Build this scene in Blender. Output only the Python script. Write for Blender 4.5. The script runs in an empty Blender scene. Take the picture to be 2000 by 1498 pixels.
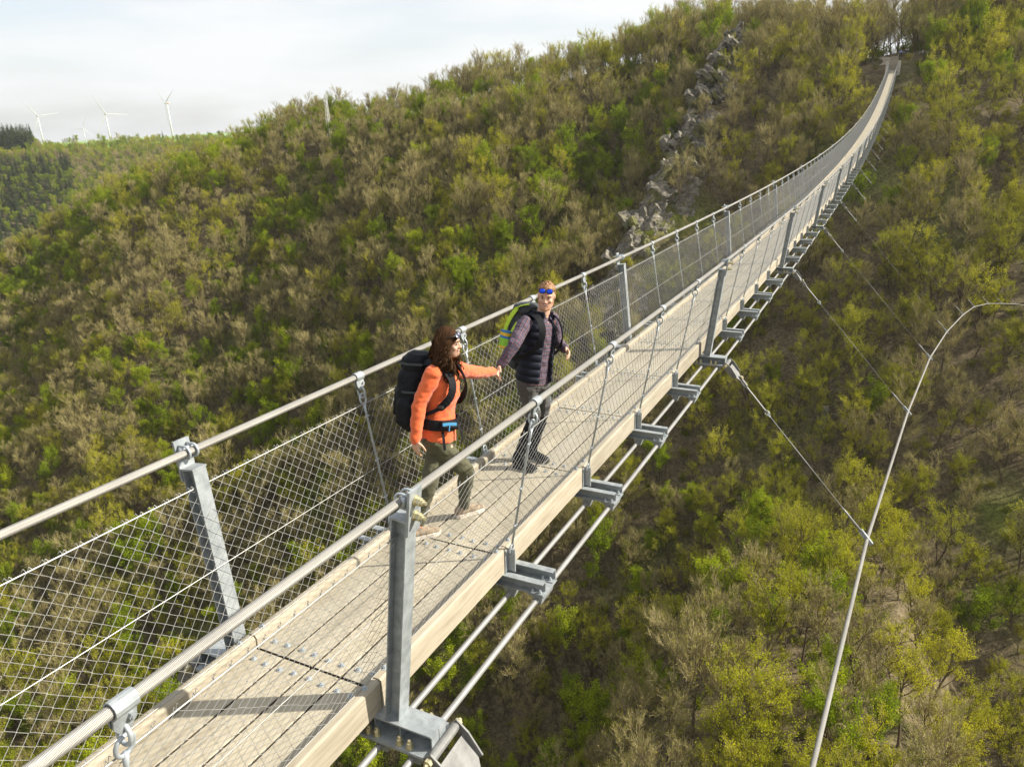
import bpy, bmesh, math, random
import numpy as np
from mathutils import Vector, Matrix, noise
rnd = random.Random(7)
sc = bpy.context.scene
COL = sc.collection
PI = math.pi
V = Vector
S = 1.68                                   # module length of the bridge
CA, CB = -0.0281249, 0.0005087             # deck curve z = CA*y + CB*y^2
def zd(y): return CA*y + CB*y*y
NEND = 104
YEND = NEND*S

# ------------------------------------------------------------------ helpers
class MB:
    def __init__(s): s.v = []; s.f = []; s.m = []; s.uv = {}
    def add(s, vs, fs, mi=0):
        b = len(s.v); s.v.extend([tuple(p) for p in vs])
        for f in fs: s.f.append(tuple(i+b for i in f)); s.m.append(mi)
        return b
    def box(s, x0, x1, y0, y1, z0, z1, mi=0, mat=None):
        vs = [V((x, y, z)) for z in (z0, z1) for y in (y0, y1) for x in (x0, x1)]
        if mat: vs = [mat @ p for p in vs]
        s.add(vs, [(0,2,3,1),(4,5,7,6),(0,1,5,4),(2,6,7,3),(0,4,6,2),(1,3,7,5)], mi)
    def prism(s, prof, p0, p1, ux, uy, mi=0):
        # profile (list of 2-d points) swept from p0 to p1
        n = len(prof); p0 = V(p0); p1 = V(p1); ux = V(ux); uy = V(uy)
        vs = [p0+ux*a+uy*b for a, b in prof]+[p1+ux*a+uy*b for a, b in prof]
        fs = [(i, (i+1) % n, n+(i+1) % n, n+i) for i in range(n)]+[tuple(range(n-1, -1, -1)), tuple(range(n, 2*n))]
        s.add(vs, fs, mi)
    def tube(s, pts, rs, n=8, mi=0, cap=True, uvs=False):
        pts = [V(p) for p in pts]
        if not hasattr(rs, '__len__'): rs = [rs]*len(pts)
        d0 = (pts[1]-pts[0]).normalized()
        up = V((0, 0, 1)) if abs(d0.z) < .9 else V((1, 0, 0))
        a = d0.cross(up).normalized(); vs = []; L = 0; base = len(s.v)
        for i, p in enumerate(pts):
            d = (pts[min(i+1, len(pts)-1)]-pts[max(i-1, 0)]).normalized()
            a = (a-d*a.dot(d)).normalized(); b = d.cross(a)
            for k in range(n):
                t = 2*PI*k/n; vs.append(p+(a*math.cos(t)+b*math.sin(t))*rs[i])
        fs = []
        for i in range(len(pts)-1):
            for k in range(n):
                k2 = (k+1) % n; fs.append((i*n+k, i*n+k2, (i+1)*n+k2, (i+1)*n+k))
        if cap and n > 2: fs += [tuple(range(n-1, -1, -1)), tuple((len(pts)-1)*n+k for k in range(n))]
        s.add(vs, fs, mi)
    def cyl(s, p0, p1, r, n=10, mi=0, r2=None): s.tube([p0, p1], [r, r if r2 is None else r2], n, mi)
    def nut(s, p, axis, r=.016, h=.02, mi=0):
        p = V(p); axis = V(axis).normalized()
        s.cyl(p, p+axis*h, r, 6, mi); s.cyl(p+axis*h*.99, p+axis*h*1.7, r*.52, 8, mi)
    def ring(s, c, nrm, R, r, n=14, m=6, mi=0, up=None, sq=1.0):
        c = V(c); nrm = V(nrm).normalized()
        a = V(up) if up else (V((0, 0, 1)) if abs(nrm.z) < .9 else V((1, 0, 0)))
        a = (a-nrm*a.dot(nrm)).normalized(); b = nrm.cross(a); vs = []; fs = []
        for i in range(n):
            t = 2*PI*i/n; dr = a*math.cos(t)*sq+b*math.sin(t); cc = c+dr*R; dn = dr.normalized()
            for k in range(m):
                q = 2*PI*k/m; vs.append(cc+dn*math.cos(q)*r+nrm*math.sin(q)*r)
        for i in range(n):
            for k in range(m):
                fs.append((i*m+k, ((i+1) % n)*m+k, ((i+1) % n)*m+(k+1) % m, i*m+(k+1) % m))
        s.add(vs, fs, mi)
    def strip(s, p0, p1, w, side, mi=0):
        p0 = V(p0); p1 = V(p1); side = V(side)*w*.5
        s.add([p0-side, p0+side, p1+side*.3, p1-side*.3], [(0, 1, 2, 3)], mi)
    def mesh(s, name, mats, smooth=False):
        me = bpy.data.meshes.new(name); me.from_pydata(s.v, [], s.f)
        for m in (mats if isinstance(mats, (list, tuple)) else [mats]): me.materials.append(m)
        if any(s.m): me.polygons.foreach_set('material_index', s.m)
        if smooth: me.polygons.foreach_set('use_smooth', [True]*len(me.polygons))
        me.update(); return me
    def build(s, name, mats, parent=None, smooth=False, mw=None):
        return link(name, s.mesh(name, mats, smooth), parent, mw)
def link(name, me, parent=None, mw=None):
    o = bpy.data.objects.new(name, me); COL.objects.link(o)
    if parent is not None: o.parent = parent
    if mw is not None: o.matrix_basis = mw
    return o
def tag(o, label=None, cat=None, group=None, kind=None):
    if label: o['label'] = label
    if cat: o['category'] = cat
    if group: o['group'] = group
    if kind: o['kind'] = kind
    return o
def thing(name, label, cat, loc=(0, 0, 0), group=None):
    o = bpy.data.objects.new(name, None); COL.objects.link(o); o.location = loc
    o.empty_display_size = .2
    return tag(o, label, cat, group)

# ------------------------------------------------------------------ materials
def nodes(name):
    m = bpy.data.materials.new(name); m.use_nodes = True
    nt = m.node_tree; return m, nt, nt.nodes, nt.links, nt.nodes['Principled BSDF']
def ramp(N, L, src, stops):
    r = N.new('ShaderNodeValToRGB'); e = r.color_ramp.elements
    while len(e) < len(stops): e.new(.5)
    for k, (p, c) in enumerate(stops): e[k].position = p; e[k].color = (*c, 1)
    L.new(src, r.inputs[0]); return r
def noise_tex(N, L, scale, detail=4, coord='Object', sc3=None, rough=.55):
    tc = N.new('ShaderNodeTexCoord'); n = N.new('ShaderNodeTexNoise')
    n.inputs['Scale'].default_value = scale; n.inputs['Detail'].default_value = detail; n.inputs['Roughness'].default_value = rough
    if sc3:
        mp = N.new('ShaderNodeMapping'); mp.inputs['Scale'].default_value = sc3
        L.new(tc.outputs[coord], mp.inputs[0]); L.new(mp.outputs[0], n.inputs['Vector'])
    else: L.new(tc.outputs[coord], n.inputs['Vector'])
    return n
def simple(name, c, rough=.6, metal=0, var=.15, scale=20, bump=0, bscale=80, c2=None, sheen=0, sc3=None):
    m, nt, N, L, b = nodes(name)
    n = noise_tex(N, L, scale, 5, sc3=sc3)
    lo = c2 if c2 else tuple(x*(1-var) for x in c); hi = c if c2 else tuple(min(1, x*(1+var)) for x in c)
    r = ramp(N, L, n.outputs['Fac'], [(.3, lo), (.7, hi)])
    L.new(r.outputs[0], b.inputs['Base Color'])
    b.inputs['Roughness'].default_value = rough; b.inputs['Metallic'].default_value = metal
    if sheen: b.inputs['Sheen Weight'].default_value = sheen
    if bump:
        n2 = noise_tex(N, L, bscale, 3); bp = N.new('ShaderNodeBump'); bp.inputs['Strength'].default_value = bump; bp.inputs['Distance'].default_value = .01
        L.new(n2.outputs['Fac'], bp.inputs['Height']); L.new(bp.outputs[0], b.inputs['Normal'])
    return m
M = {}
M['zinc'] = simple('galvanised_steel', (.36, .39, .405), .52, .3, .0, 14, .15, 40, c2=(.21, .235, .25))
M['cable'] = simple('steel_cable', (.28, .28, .275), .5, .25, 0, 4, 0, 0, c2=(.21, .21, .205))
M['wire'] = simple('fence_wire', (.30, .30, .29), .45, .3, .1, 5)
M['brass'] = simple('yellow_zinc_bolt', (.55, .50, .32), .38, .7, .15, 30)
M['fork'] = simple('dull_zinc', (.155, .155, .15), .6, .1, .25, 14, .2, 40)
M['rope'] = simple('thin_rope', (.24, .24, .23), .5, .3, .1, 5)
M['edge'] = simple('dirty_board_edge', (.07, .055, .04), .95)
M['rod'] = simple('hanger_steel', (.40, .44, .47), .5, .4, .15, 12)
def wood(name, a, b_, dark, ob=True):
    m, nt, N, L, b = nodes(name)
    tc = N.new('ShaderNodeTexCoord'); oi = N.new('ShaderNodeObjectInfo')
    add = N.new('ShaderNodeVectorMath'); add.operation = 'ADD'
    mul = N.new('ShaderNodeMath'); mul.operation = 'MULTIPLY'; mul.inputs[1].default_value = 37
    L.new(oi.outputs['Random'], mul.inputs[0]); L.new(tc.outputs['Object'], add.inputs[0]); L.new(mul.outputs[0], add.inputs[1])
    def nz(scale, s3, det=5):
        mp = N.new('ShaderNodeMapping'); mp.inputs['Scale'].default_value = s3; L.new(add.outputs[0], mp.inputs[0])
        n = N.new('ShaderNodeTexNoise'); n.inputs['Scale'].default_value = scale; n.inputs['Detail'].default_value = det; n.inputs['Distortion'].default_value = .6
        L.new(mp.outputs[0], n.inputs['Vector']); return n
    g = nz(7, (6, .35, 6)); big = nz(2.2, (1.5, .6, 1.5)); fine = nz(40, (5, .12, 5), 3)
    r1 = ramp(N, L, g.outputs['Fac'], [(.3, dark), (.52, a), (.75, b_)])
    r2 = ramp(N, L, big.outputs['Fac'], [(.3, (.80, .79, .76)), (.6, (1, 1, 1))])
    r3 = ramp(N, L, fine.outputs['Fac'], [(.34, (.86, .85, .82)), (.48, (1, 1, 1))])
    def mx(c1, c2):
        q = N.new('ShaderNodeMix'); q.data_type = 'RGBA'; q.blend_type = 'MULTIPLY'; q.inputs[0].default_value = 1
        L.new(c1, q.inputs[6]); L.new(c2, q.inputs[7]); return q.outputs[2]
    rr = ramp(N, L, oi.outputs['Random'], [(0, (.82, .83, .84)), (1, (1, .99, .96))])
    c = mx(mx(mx(r1.outputs[0], r2.outputs[0]), r3.outputs[0]), rr.outputs[0])
    L.new(c, b.inputs['Base Color']); b.inputs['Roughness'].default_value = .82
    bp = N.new('ShaderNodeBump'); bp.inputs['Strength'].default_value = .35; bp.inputs['Distance'].default_value = .004
    L.new(fine.outputs['Fac'], bp.inputs['Height']); L.new(bp.outputs[0], b.inputs['Normal'])
    return m
M['plank'] = wood('weathered_larch', (.395, .356, .275), (.45, .408, .32), (.325, .285, .215))
M['kerb'] = wood('larch_beam', (.385, .343, .27), (.44, .395, .315), (.31, .27, .205))
M['concrete'] = simple('concrete', (.48, .45, .39), .9, 0, .15, 3, .3, 20)
M['gap'] = simple('dark_rubber', (.03, .03, .03), .9)

def bark_mat(name, c0, c1):
    m, nt, N, L, b = nodes(name)
    oi = N.new('ShaderNodeObjectInfo'); ge = N.new('ShaderNodeNewGeometry')
    r = ramp(N, L, oi.outputs['Random'], [(0, c0), (1, c1)])
    r2 = ramp(N, L, ge.outputs['Random Per Island'], [(0, (.65, .65, .65)), (1, (1.25, 1.22, 1.15))])
    q = N.new('ShaderNodeMix'); q.data_type = 'RGBA'; q.blend_type = 'MULTIPLY'; q.inputs[0].default_value = 1
    L.new(r.outputs[0], q.inputs[6]); L.new(r2.outputs[0], q.inputs[7]); L.new(q.outputs[2], b.inputs['Base Color'])
    b.inputs['Roughness'].default_value = .9; b.inputs['Specular IOR Level'].default_value = .1; return m
# ------------------------------------------------------------------ camera
pitch, roll, yaw = 0.3350303, -0.0330836, 0.4682323
def campose():
    cy, sy, cp, sp, cr, sr = math.cos(yaw), math.sin(yaw), math.cos(pitch), math.sin(pitch), math.cos(roll), math.sin(roll)
    f = V((0, cp, -sp)); u = V((0, sp, cp)); r = V((1, 0, 0))
    r2 = cr*r+sr*u; u2 = -sr*r+cr*u
    Rz = Matrix(((cy, -sy, 0), (sy, cy, 0), (0, 0, 1)))
    return Rz@r2, Rz@u2, Rz@f
CR, CU, CF = campose()
CAM = V((2.91362, -2.85285, 3.09462))
cd = bpy.data.cameras.new('camera'); co = bpy.data.objects.new('camera', cd); COL.objects.link(co)
co.matrix_world = Matrix(((CR.x, CU.x, -CF.x, CAM.x), (CR.y, CU.y, -CF.y, CAM.y), (CR.z, CU.z, -CF.z, CAM.z), (0, 0, 0, 1)))
cd.sensor_width = 36; cd.sensor_fit = 'HORIZONTAL'; cd.lens = 36*1460.9/2000; cd.clip_start = .05; cd.clip_end = 9000
sc.camera = co
def project(p):
    d = p-np.array(CAM); z = d@np.array(CF)
    zz = np.where(np.abs(z) < 1e-6, 1e-6, z)
    return 1000+1460.9*(d@np.array(CR))/zz, 749-1460.9*(d@np.array(CU))/zz, z

# ------------------------------------------------------------------ people
def cap(mb, p, q, r1, r2=None, n=14):
    r2 = r1 if r2 is None else r2; p = V(p); q = V(q); d = (q-p)
    if d.length < 1e-5: d = V((0, 0, 1e-3))
    d = d.normalized(); a = d.cross(V((0, 0, 1)) if abs(d.z) < .9 else V((1, 0, 0))).normalized(); b = d.cross(a)
    rings = []
    for k in range(4): t = -PI/2+PI/2*(k+1)/5; rings.append((p+d*math.sin(t)*r1, math.cos(t)*r1))
    rings += [(p, r1), (q, r2)]
    for k in range(4): t = PI/2*(k+1)/5; rings.append((q+d*math.sin(t)*r2, math.cos(t)*r2))
    vs = [p-d*r1]; 
    for c, r in rings: vs += [c+(a*math.cos(2*PI*k/n)+b*math.sin(2*PI*k/n))*r for k in range(n)]
    vs.append(q+d*r2); m = len(rings); fs = []
    for k in range(n): fs.append((0, 1+(k+1) % n, 1+k)); fs.append((len(vs)-1, 1+(m-1)*n+k, 1+(m-1)*n+(k+1) % n))
    for i in range(m-1):
        for k in range(n): fs.append((1+i*n+k, 1+i*n+(k+1) % n, 1+(i+1)*n+(k+1) % n, 1+(i+1)*n+k))
    mb.add(vs, fs)
def chain(mb, pts, rs):
    for i in range(len(pts)-1): cap(mb, pts[i], pts[i+1], rs[i], rs[i+1])
def loft(mb, rings, n=26, sq=1.0):
    vs = []; fs = []
    for c, A, B in rings:
        for k in range(n):
            t = 2*PI*k/n; ct, st = math.cos(t), math.sin(t)
            if sq != 1: ct = math.copysign(abs(ct)**sq, ct); st = math.copysign(abs(st)**sq, st)
            vs.append(V(c)+V(A)*ct+V(B)*st)
    m = len(rings)
    for i in range(m-1):
        for k in range(n): fs.append((i*n+k, i*n+(k+1) % n, (i+1)*n+(k+1) % n, (i+1)*n+k))
    vs += [V(rings[0][0]), V(rings[-1][0])]
    for k in range(n): fs.append((m*n, (k+1) % n, k)); fs.append((m*n+1, (m-1)*n+k, (m-1)*n+(k+1) % n))
    mb.add(vs, fs)
def ell(mb, c, A, B, C_, n=14):
    A, B, C_, c = V(A), V(B), V(C_), V(c)
    rings = [(c+C_*math.sin(t), A*math.cos(t), B*math.cos(t)) for t in [(-PI/2+PI*(k+.5)/9) for k in range(9)]]
    loft(mb, rings, n)
def blob(name, mb, mat, parent, vox=.008, sm=3, disp=0, dscale=14, dstretch=(1, 1, 1), post=None):
    me = mb.mesh(name+'_tmp', []); o = bpy.data.objects.new(name+'_tmp', me); COL.objects.link(o)
    m = o.modifiers.new('r', 'REMESH'); m.mode = 'VOXEL'; m.voxel_size = vox
    if sm: q = o.modifiers.new('s', 'SMOOTH'); q.iterations = sm; q.factor = .5
    dg = bpy.context.evaluated_depsgraph_get(); dg.update()
    me2 = bpy.data.meshes.new_from_object(o.evaluated_get(dg)); me2.name = name
    bpy.data.objects.remove(o); bpy.data.meshes.remove(me)
    me2.materials.clear(); me2.materials.append(mat)
    if disp:
        nv = len(me2.vertices); co_ = np.empty(nv*3, np.float32); no_ = np.empty(nv*3, np.float32)
        me2.vertices.foreach_get('co', co_); me2.vertex_normals.foreach_get('vector', no_)
        q_ = co_.reshape(-1, 3)*np.array(dstretch)*dscale
        am = np.array([noise.noise(p)+.5*noise.noise(p*2.1) for p in map(V, q_.tolist())], np.float32)
        me2.vertices.foreach_set('co', (co_.reshape(-1, 3)+no_.reshape(-1, 3)*(am*disp)[:, None]).ravel())
    if post: post(me2)
    me2.polygons.foreach_set('use_smooth', [True]*len(me2.polygons)); me2.update()
    return link(name, me2, parent)
def cloth(name, c, rough=.85, var=.12, scale=30, bump=.3, bs=300, sheen=.1): return simple(name, c, rough, 0, var, scale, bump, bs, sheen=sheen)
M['skin'] = simple('skin', (.56, .335, .235), .55, 0, .06, 12)
M['orange'] = cloth('orange_fleece', (.66, .115, .028), .9, .10, 10, .3, 400, .3); M['olive'] = cloth('olive_trousers', (.070, .068, .034)); M['grey'] = cloth('dark_grey_trousers', (.060, .058, .056))
M['black'] = cloth('black_nylon', (.008, .009, .012), .65); M['down'] = cloth('navy_down', (.009, .011, .021), .55, .2, 8); M['gaiter'] = cloth('black_trousers', (.013, .013, .015))
M['hairb'] = bark_mat('dark_brown_hair', (.046, .024, .012), (.046, .024, .012)); M['hairr'] = simple('auburn_hair', (.22, .105, .04), .6, 0, .4, 70)
M['tan'] = cloth('tan_suede', (.27, .205, .135), .85, .2, 40); M['sole'] = simple('white_sole', (.62, .56, .48), .7); M['lace'] = simple('pink_lace', (.60, .16, .10), .8)
M['lens'] = simple('blue_mirror', (.01, .06, .62), .12, .5, .1, 20); M['glens'] = simple('grey_lens', (.16, .18, .25), .15, .4, .1, 20); M['frame'] = simple('black_plastic', (.01, .01, .01), .35)
M['lime'] = cloth('lime_nylon', (.42, .60, .02), .6); M['gpack'] = cloth('charcoal_nylon', (.055, .06, .065), .7); M['blue'] = cloth('blue_fabric', (.02, .16, .42), .7); M['yel'] = cloth('yellow_fabric', (.65, .42, .02), .7)
M['pgreen'] = cloth('green_fabric', (.22, .50, .03), .7); M['teeth'] = simple('teeth', (.8, .78, .72), .3, 0, .02); M['lip'] = simple('lips', (.34, .10, .08), .5); M['eye'] = simple('eye_dark', (.02, .015, .012), .2); M['eyew'] = simple('eye_white', (.7, .68, .65), .3); M['buckle'] = simple('buckle', (.03, .03, .03), .4)
M['blueb'] = cloth('sky_blue_zip', (.06, .30, .55), .6)
for k_ in ('black', 'down', 'gaiter', 'gpack'):
    b_ = M[k_].node_tree.nodes['Principled BSDF']; b_.inputs['Specular IOR Level'].default_value = .18; b_.inputs['Sheen Weight'].default_value = 0
def plaid():
    m, nt, N, L, b = nodes('plaid_flannel'); uv = N.new('ShaderNodeUVMap'); sp = N.new('ShaderNodeSeparateXYZ'); L.new(uv.outputs[0], sp.inputs[0])
    def line(src, per, off, w):
        a = N.new('ShaderNodeMath'); a.operation = 'MULTIPLY_ADD'; a.inputs[1].default_value = 1/per; a.inputs[2].default_value = off; L.new(src, a.inputs[0])
        f = N.new('ShaderNodeMath'); f.operation = 'FRACT'; L.new(a.outputs[0], f.inputs[0])
        c = N.new('ShaderNodeMath'); c.operation = 'LESS_THAN'; c.inputs[1].default_value = w; L.new(f.outputs[0], c.inputs[0]); return c.outputs[0]
    cur = None
    def over(cur, fac, col, k=.85):
        q = N.new('ShaderNodeMix'); q.data_type = 'RGBA'; s = N.new('ShaderNodeMath'); s.operation = 'MULTIPLY'; s.inputs[1].default_value = k; L.new(fac, s.inputs[0]); L.new(s.outputs[0], q.inputs[0])
        if cur is None: q.inputs[6].default_value = (.022, .022, .05, 1)
        else: L.new(cur, q.inputs[6])
        q.inputs[7].default_value = (*col, 1); return q.outputs[2]
    for src in (0, 1):
        cur = over(cur, line(sp.outputs[src], .034, .1, .38), (.07, .07, .11), .6)
        cur = over(cur, line(sp.outputs[src], .017, .3, .14), (.17, .17, .20), .4)
    for src in (0, 1): cur = over(cur, line(sp.outputs[src], .034, .6, .085), (.46, .13, .06), .5)
    L.new(cur, b.inputs['Base Color']); b.inputs['Roughness'].default_value = .9; return m
M['plaid'] = plaid()
def bone_uv(bones, ref):
    def f(me):
        uv = me.uv_layers.new(name='UVMap'); co = [None]*len(me.vertices)
        for v in me.vertices:
            best = None
            for k, (p, q, r, cum) in enumerate(bones):
                d = q-p; t = max(0, min(1, (v.co-p).dot(d)/d.length_squared)); c = p+d*t; e = (v.co-c).length/r
                if best is None or e < best[0]: best = (e, k, c, t)
            e, k, c, t = best; p, q, r, cum = bones[k]; d = (q-p).normalized(); a = (ref-d*ref.dot(d)).normalized(); b_ = d.cross(a); w_ = v.co-c
            co[v.index] = (math.atan2(w_.dot(b_), w_.dot(a))*r, cum+(v.co-p).dot(d))
        for l in me.loops: uv.data[l.index].uv = co[l.vertex_index]
    return f
def hand(mb, wrist, d, n, ts, curl=.5, k=1.0):
    d = V(d).normalized(); n = V(n); n = (n-d*n.dot(d)).normalized(); lat = d.cross(n)*ts; wrist = V(wrist)
    loft(mb, [(wrist-d*.03, lat*.026, n*.02), (wrist+d*.01, lat*.03*k, n*.019), (wrist+d*.05*k, lat*.041*k, n*.016), (wrist+d*.085*k, lat*.040*k, n*.013), (wrist+d*.095*k, lat*.03*k, n*.008)], 14)
    for i, L_ in enumerate((.9, 1.0, .95, .76)):
        p = wrist+d*(.083-.004*abs(i-1.2))*k+lat*(.030-.020*i)*k; dd = d.copy(); r = .0088
        for j, sg in enumerate((.042, .028, .021)):
            ang = curl*(.55+.35*j)*(1+.08*i); dd = (dd*math.cos(ang)+n*math.sin(ang)).normalized()
            # keep bending in the finger's own plane
            q = p+dd*sg*L_*k; cap(mb, p, q, r*k, (r-.0008)*k, 8); p = q; r -= .0008
            n2 = (n-dd*n.dot(dd)); 
    p = wrist+d*.025*k+lat*.03*k; dd = (d*.62+lat*.62+n*.45).normalized()
    for sg, r in ((.042, .0125), (.032, .0105), (.024, .009)):
        q = p+dd*sg*k; cap(mb, p, q, r*k, (r-.001)*k, 8); p = q; dd = (dd+d*.35-lat*.18+n*.1).normalized()
def head(mb, c, f, u, female):
    f = V(f).normalized(); u = (V(u)-f*V(u).dot(f)).normalized(); l = u.cross(f); k = .955 if female else 1.0
    P = lambda x, y, z: V(c)+(l*x+f*y+u*z)*k
    R = [(-.119, .058, .018, .016), (-.108, .052, .036, .036), (-.085, .036, .051, .058), (-.055, .018, .060, .080), (-.02, .006, .067, .091), (.02, .0, .073, .097), (.055, -.004, .074, .097), (.085, -.008, .064, .085), (.105, -.01, .045, .06), (.117, -.01, .018, .025)]
    loft(mb, [(P(0, y, z), l*a*k, f*b*k) for z, y, a, b in R], 24)
    cap(mb, P(0, .094, .012), P(0, .113, -.024), .009*k, .0125*k, 10)
    for s in (-1, 1):
        ell(mb, P(s*.012, .103, -.028), l*.009, f*.010, u*.008, 8); ell(mb, P(s*.040, .067, -.026), l*.024, f*.022, u*.021, 10)
        ell(mb, P(s*.076, -.004, -.006), l*.009, f*.018, u*.031, 10); cap(mb, P(s*.014, .092, .030), P(s*.048, .075, .029), .009*k, .008*k, 8)
        cap(mb, P(s*.02, .088, -.058), P(s*.026, .082, -.062), .008, .008, 8)
    cap(mb, P(0, .092, -.078), P(0, .088, -.09), .014*k, .016*k, 10); cap(mb, P(-.016, .096, -.066), P(.016, .096, -.066), .006, .006, 8)
    return P, f, u, l
def face(e, P, f, u, l, browm, female):
    for s in (-1, 1):
        w_ = MB(); ell(w_, P(s*.032, .0905, .010), l*.0125, f*.006, u*.0068, 12); w_.build('eye', M['eyew'], e, True)
        i_ = MB(); ell(i_, P(s*.031, .0955, .0095), l*.0062, f*.0026, u*.0060, 10); i_.build('iris', M['eye'], e, True)
        b_ = MB(); b_.tube([P(s*.013, .1005, .027), P(s*.030, .096, .0335), P(s*.050, .082, .028)], [.0035, .0045, .002], 7); b_.build('eyebrow', browm, e, True)
        d_ = MB(); d_.tube([P(s*.019, .093, .0125), P(s*.032, .0975, .0185), P(s*.047, .086, .0115)], [.002, .003, .002], 6); d_.build('eyelash', M['eye'], e, True)
    t = MB(); loft(t, [(P(x, .0955-.9*x*x*10, -.0525+7*x*x), f*.007, u*h) for x, h in ((-.024, .002), (-.016, .0065), (0, .0085), (.016, .0065), (.024, .002))], 10); t.build('teeth', M['teeth'], e, True)
    m = MB()
    for dz, r in ((-.0095, .0042), (.0085, .003)):
        m.tube([P(x, .1005-9*x*x, -.0525+dz*(1-abs(x)/.034)+9*x*x) for x in (-.030, -.018, 0, .018, .030)], [r*.5, r, r, r, r*.5], 7)
    m.build('lips', M['lip'], e, True)
def shoe(e, heel, toe, ank, upper, solem, lacem=None, name='shoe', shaft=.0):
    heel = V(heel); toe = V(toe); d = toe-heel; d = d.normalized(); u = V((0, 0, 1)); u = (u-d*u.dot(d)).normalized(); l = u.cross(d); L_ = .285
    b0 = heel-d*.035; P = lambda x, y, z: b0+d*x*L_+l*y+u*z
    sl = MB(); out = [(.02, .022), (.10, .036), (.3, .034), (.5, .037), (.72, .047), (.88, .042), (.97, .025), (1.0, .006)]
    o_ = [(x, y) for x, y in out]+[(x, -y) for x, y in out[::-1]]
    lift = lambda x: .012*max(0, (x-.75)/.25)**1.5
    vs = [P(x, y, .002+lift(x)) for x, y in o_]+[P(x, y*1.02, .034+lift(x)) for x, y in o_]; n = len(o_)
    sl.add(vs, [tuple(range(n-1, -1, -1)), tuple(range(n, 2*n))]+[(i, (i+1) % n, n+(i+1) % n, n+i) for i in range(n)])
    mb = MB(); ell(mb, P(.14, 0, .062), l*.037, d*.05, u*.045); ell(mb, P(.36, 0, .06), l*.037, d*.075, u*.045); ell(mb, P(.62, 0, .05), l*.041, d*.08, u*.034); ell(mb, P(.83, 0, .043), l*.039, d*.048, u*.025)
    cap(mb, P(.18, 0, .07), V(ank)+u*(.0+shaft), .045, .043); cap(mb, P(.30, 0, .085), P(.55, 0, .065), .033, .03)
    s_ = blob(name, mb, upper, e, .006, 2); sl.build('sole', solem, s_)
    if lacem:
        lc = MB()
        for k in range(5):
            x = .34+.055*k; z = .125-.011*k; lc.tube([P(x, -.026, z-.016), P(x+.01, 0, z), P(x, .026, z-.016)], .0035, 6)
        lc.build('laces', lacem, s_)
def ribbon(name, pts, nrm, w, mat, parent, th=.007):
    mb = MB(); pts = [V(p) for p in pts]; vs = []
    for i, p in enumerate(pts):
        d = (pts[min(i+1, len(pts)-1)]-pts[max(i-1, 0)]).normalized(); n = V(nrm[i]); n = (n-d*n.dot(d)).normalized(); s = d.cross(n)
        ww = w[i] if hasattr(w, '__len__') else w
        vs += [p-s*ww*.5, p+s*ww*.5, p+s*ww*.5+n*th, p-s*ww*.5+n*th]
    fs = [(3, 2, 1, 0), tuple(len(vs)-4+k for k in range(4))]
    for i in range(len(pts)-1):
        for k in range(4): fs.append((i*4+k, i*4+(k+1) % 4, i*4+4+(k+1) % 4, i*4+4+k))
    mb.add(vs, fs); return mb.build(name, mat, parent)
def smoothpts(pts, k=4):
    pts = [V(p) for p in pts]; out = []
    for i in range(len(pts)-1):
        p0, p1, p2, p3 = pts[max(i-1, 0)], pts[i], pts[i+1], pts[min(i+2, len(pts)-1)]
        for j in range(k):
            t = j/k; out.append(.5*((2*p1)+(p2-p0)*t+(2*p0-5*p1+4*p2-p3)*t*t+(3*p1-p0-3*p2+p3)*t**3))
    return out+[pts[-1]]
HN = V((-.118, 2.85, .953))
# ---- the woman
Wj = {k: V(v) for k, v in dict(head=(-.118, 2.030, 1.462), neck=(-.182, 2.030, 1.262), rsh=(-.173, 1.872, 1.246), relb=(-.255, 1.765, 1.005), rwr=(-.247, 1.672, .752), lsh=(-.165, 2.205, 1.185), lelb=(-.148, 2.50, 1.060), lwr=(-.128, 2.765, .985),
     rhip=(-.200, 1.860, .715), lhip=(-.225, 2.010, .690), rknee=(.003, 2.007, .372), lknee=(-.199, 1.745, .345), rank=(-.112, 2.125, -.025), lank=(-.290, 1.665, -.030), rheel=(-.146, 2.091, -.142), rtoe=(-.026, 2.292, -.147), lheel=(-.303, 1.595, -.129), ltoe=(-.162, 1.769, -.133)).items()}
for k in ('rheel', 'rtoe', 'lheel', 'ltoe'): Wj[k].z = zd(Wj[k].y)-.086
woman = thing('person', 'woman in orange fleece and olive trousers reaching back her left hand on the deck', 'person', (-.2, 1.9, zd(1.9)-.086))
woman['label'] = 'woman with long dark curls and orange fleece stepping along the deck hand in hand'
IW = Matrix.Translation(-V(woman.location))
class Sub:                                   # children are modelled in world space and shifted under the person's base
    def __init__(s, e): s.e = e
def under(e):
    for c in e.children: 
        if not c.get('_sh'): c.matrix_basis = Matrix.Translation(-V(e.location)) @ c.matrix_basis; c['_sh'] = 1
def clean(e):
    for c in e.children:
        if '_sh' in c: del c['_sh']
HC = (Wj['rhip']+Wj['lhip'])/2; U_ = (Wj['neck']-HC); HW = U_.length; U_ = U_.normalized()
Lw = V((-.06, .97, -.13)); Lw = (Lw-U_*Lw.dot(U_)).normalized(); Fw = Lw.cross(U_)
TW = lambda t, a=0, b=0: HC+U_*HW*t+Lw*a+Fw*b
mb = MB(); hf = V((.95, .31, -.10)); P, f_, u_, l_ = head(mb, Wj['head'], hf, V((.10, .0, 1)), True); FW = (P, f_, u_, l_)
cap(mb, Wj['neck']-U_*.03, Wj['head']-u_*.06-f_*.012, .053, .050)
loft(mb, [(TW(t, 0, o), Lw*a*.86, Fw*b*.86) for t, a, b, o in ((-.05, .155, .12, 0), (.2, .15, .12, 0), (.45, .13, .10, .005), (.68, .15, .12, .02), (.85, .15, .10, 0), (.96, .10, .07, 0), (1.02, .05, .05, 0))])
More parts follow.
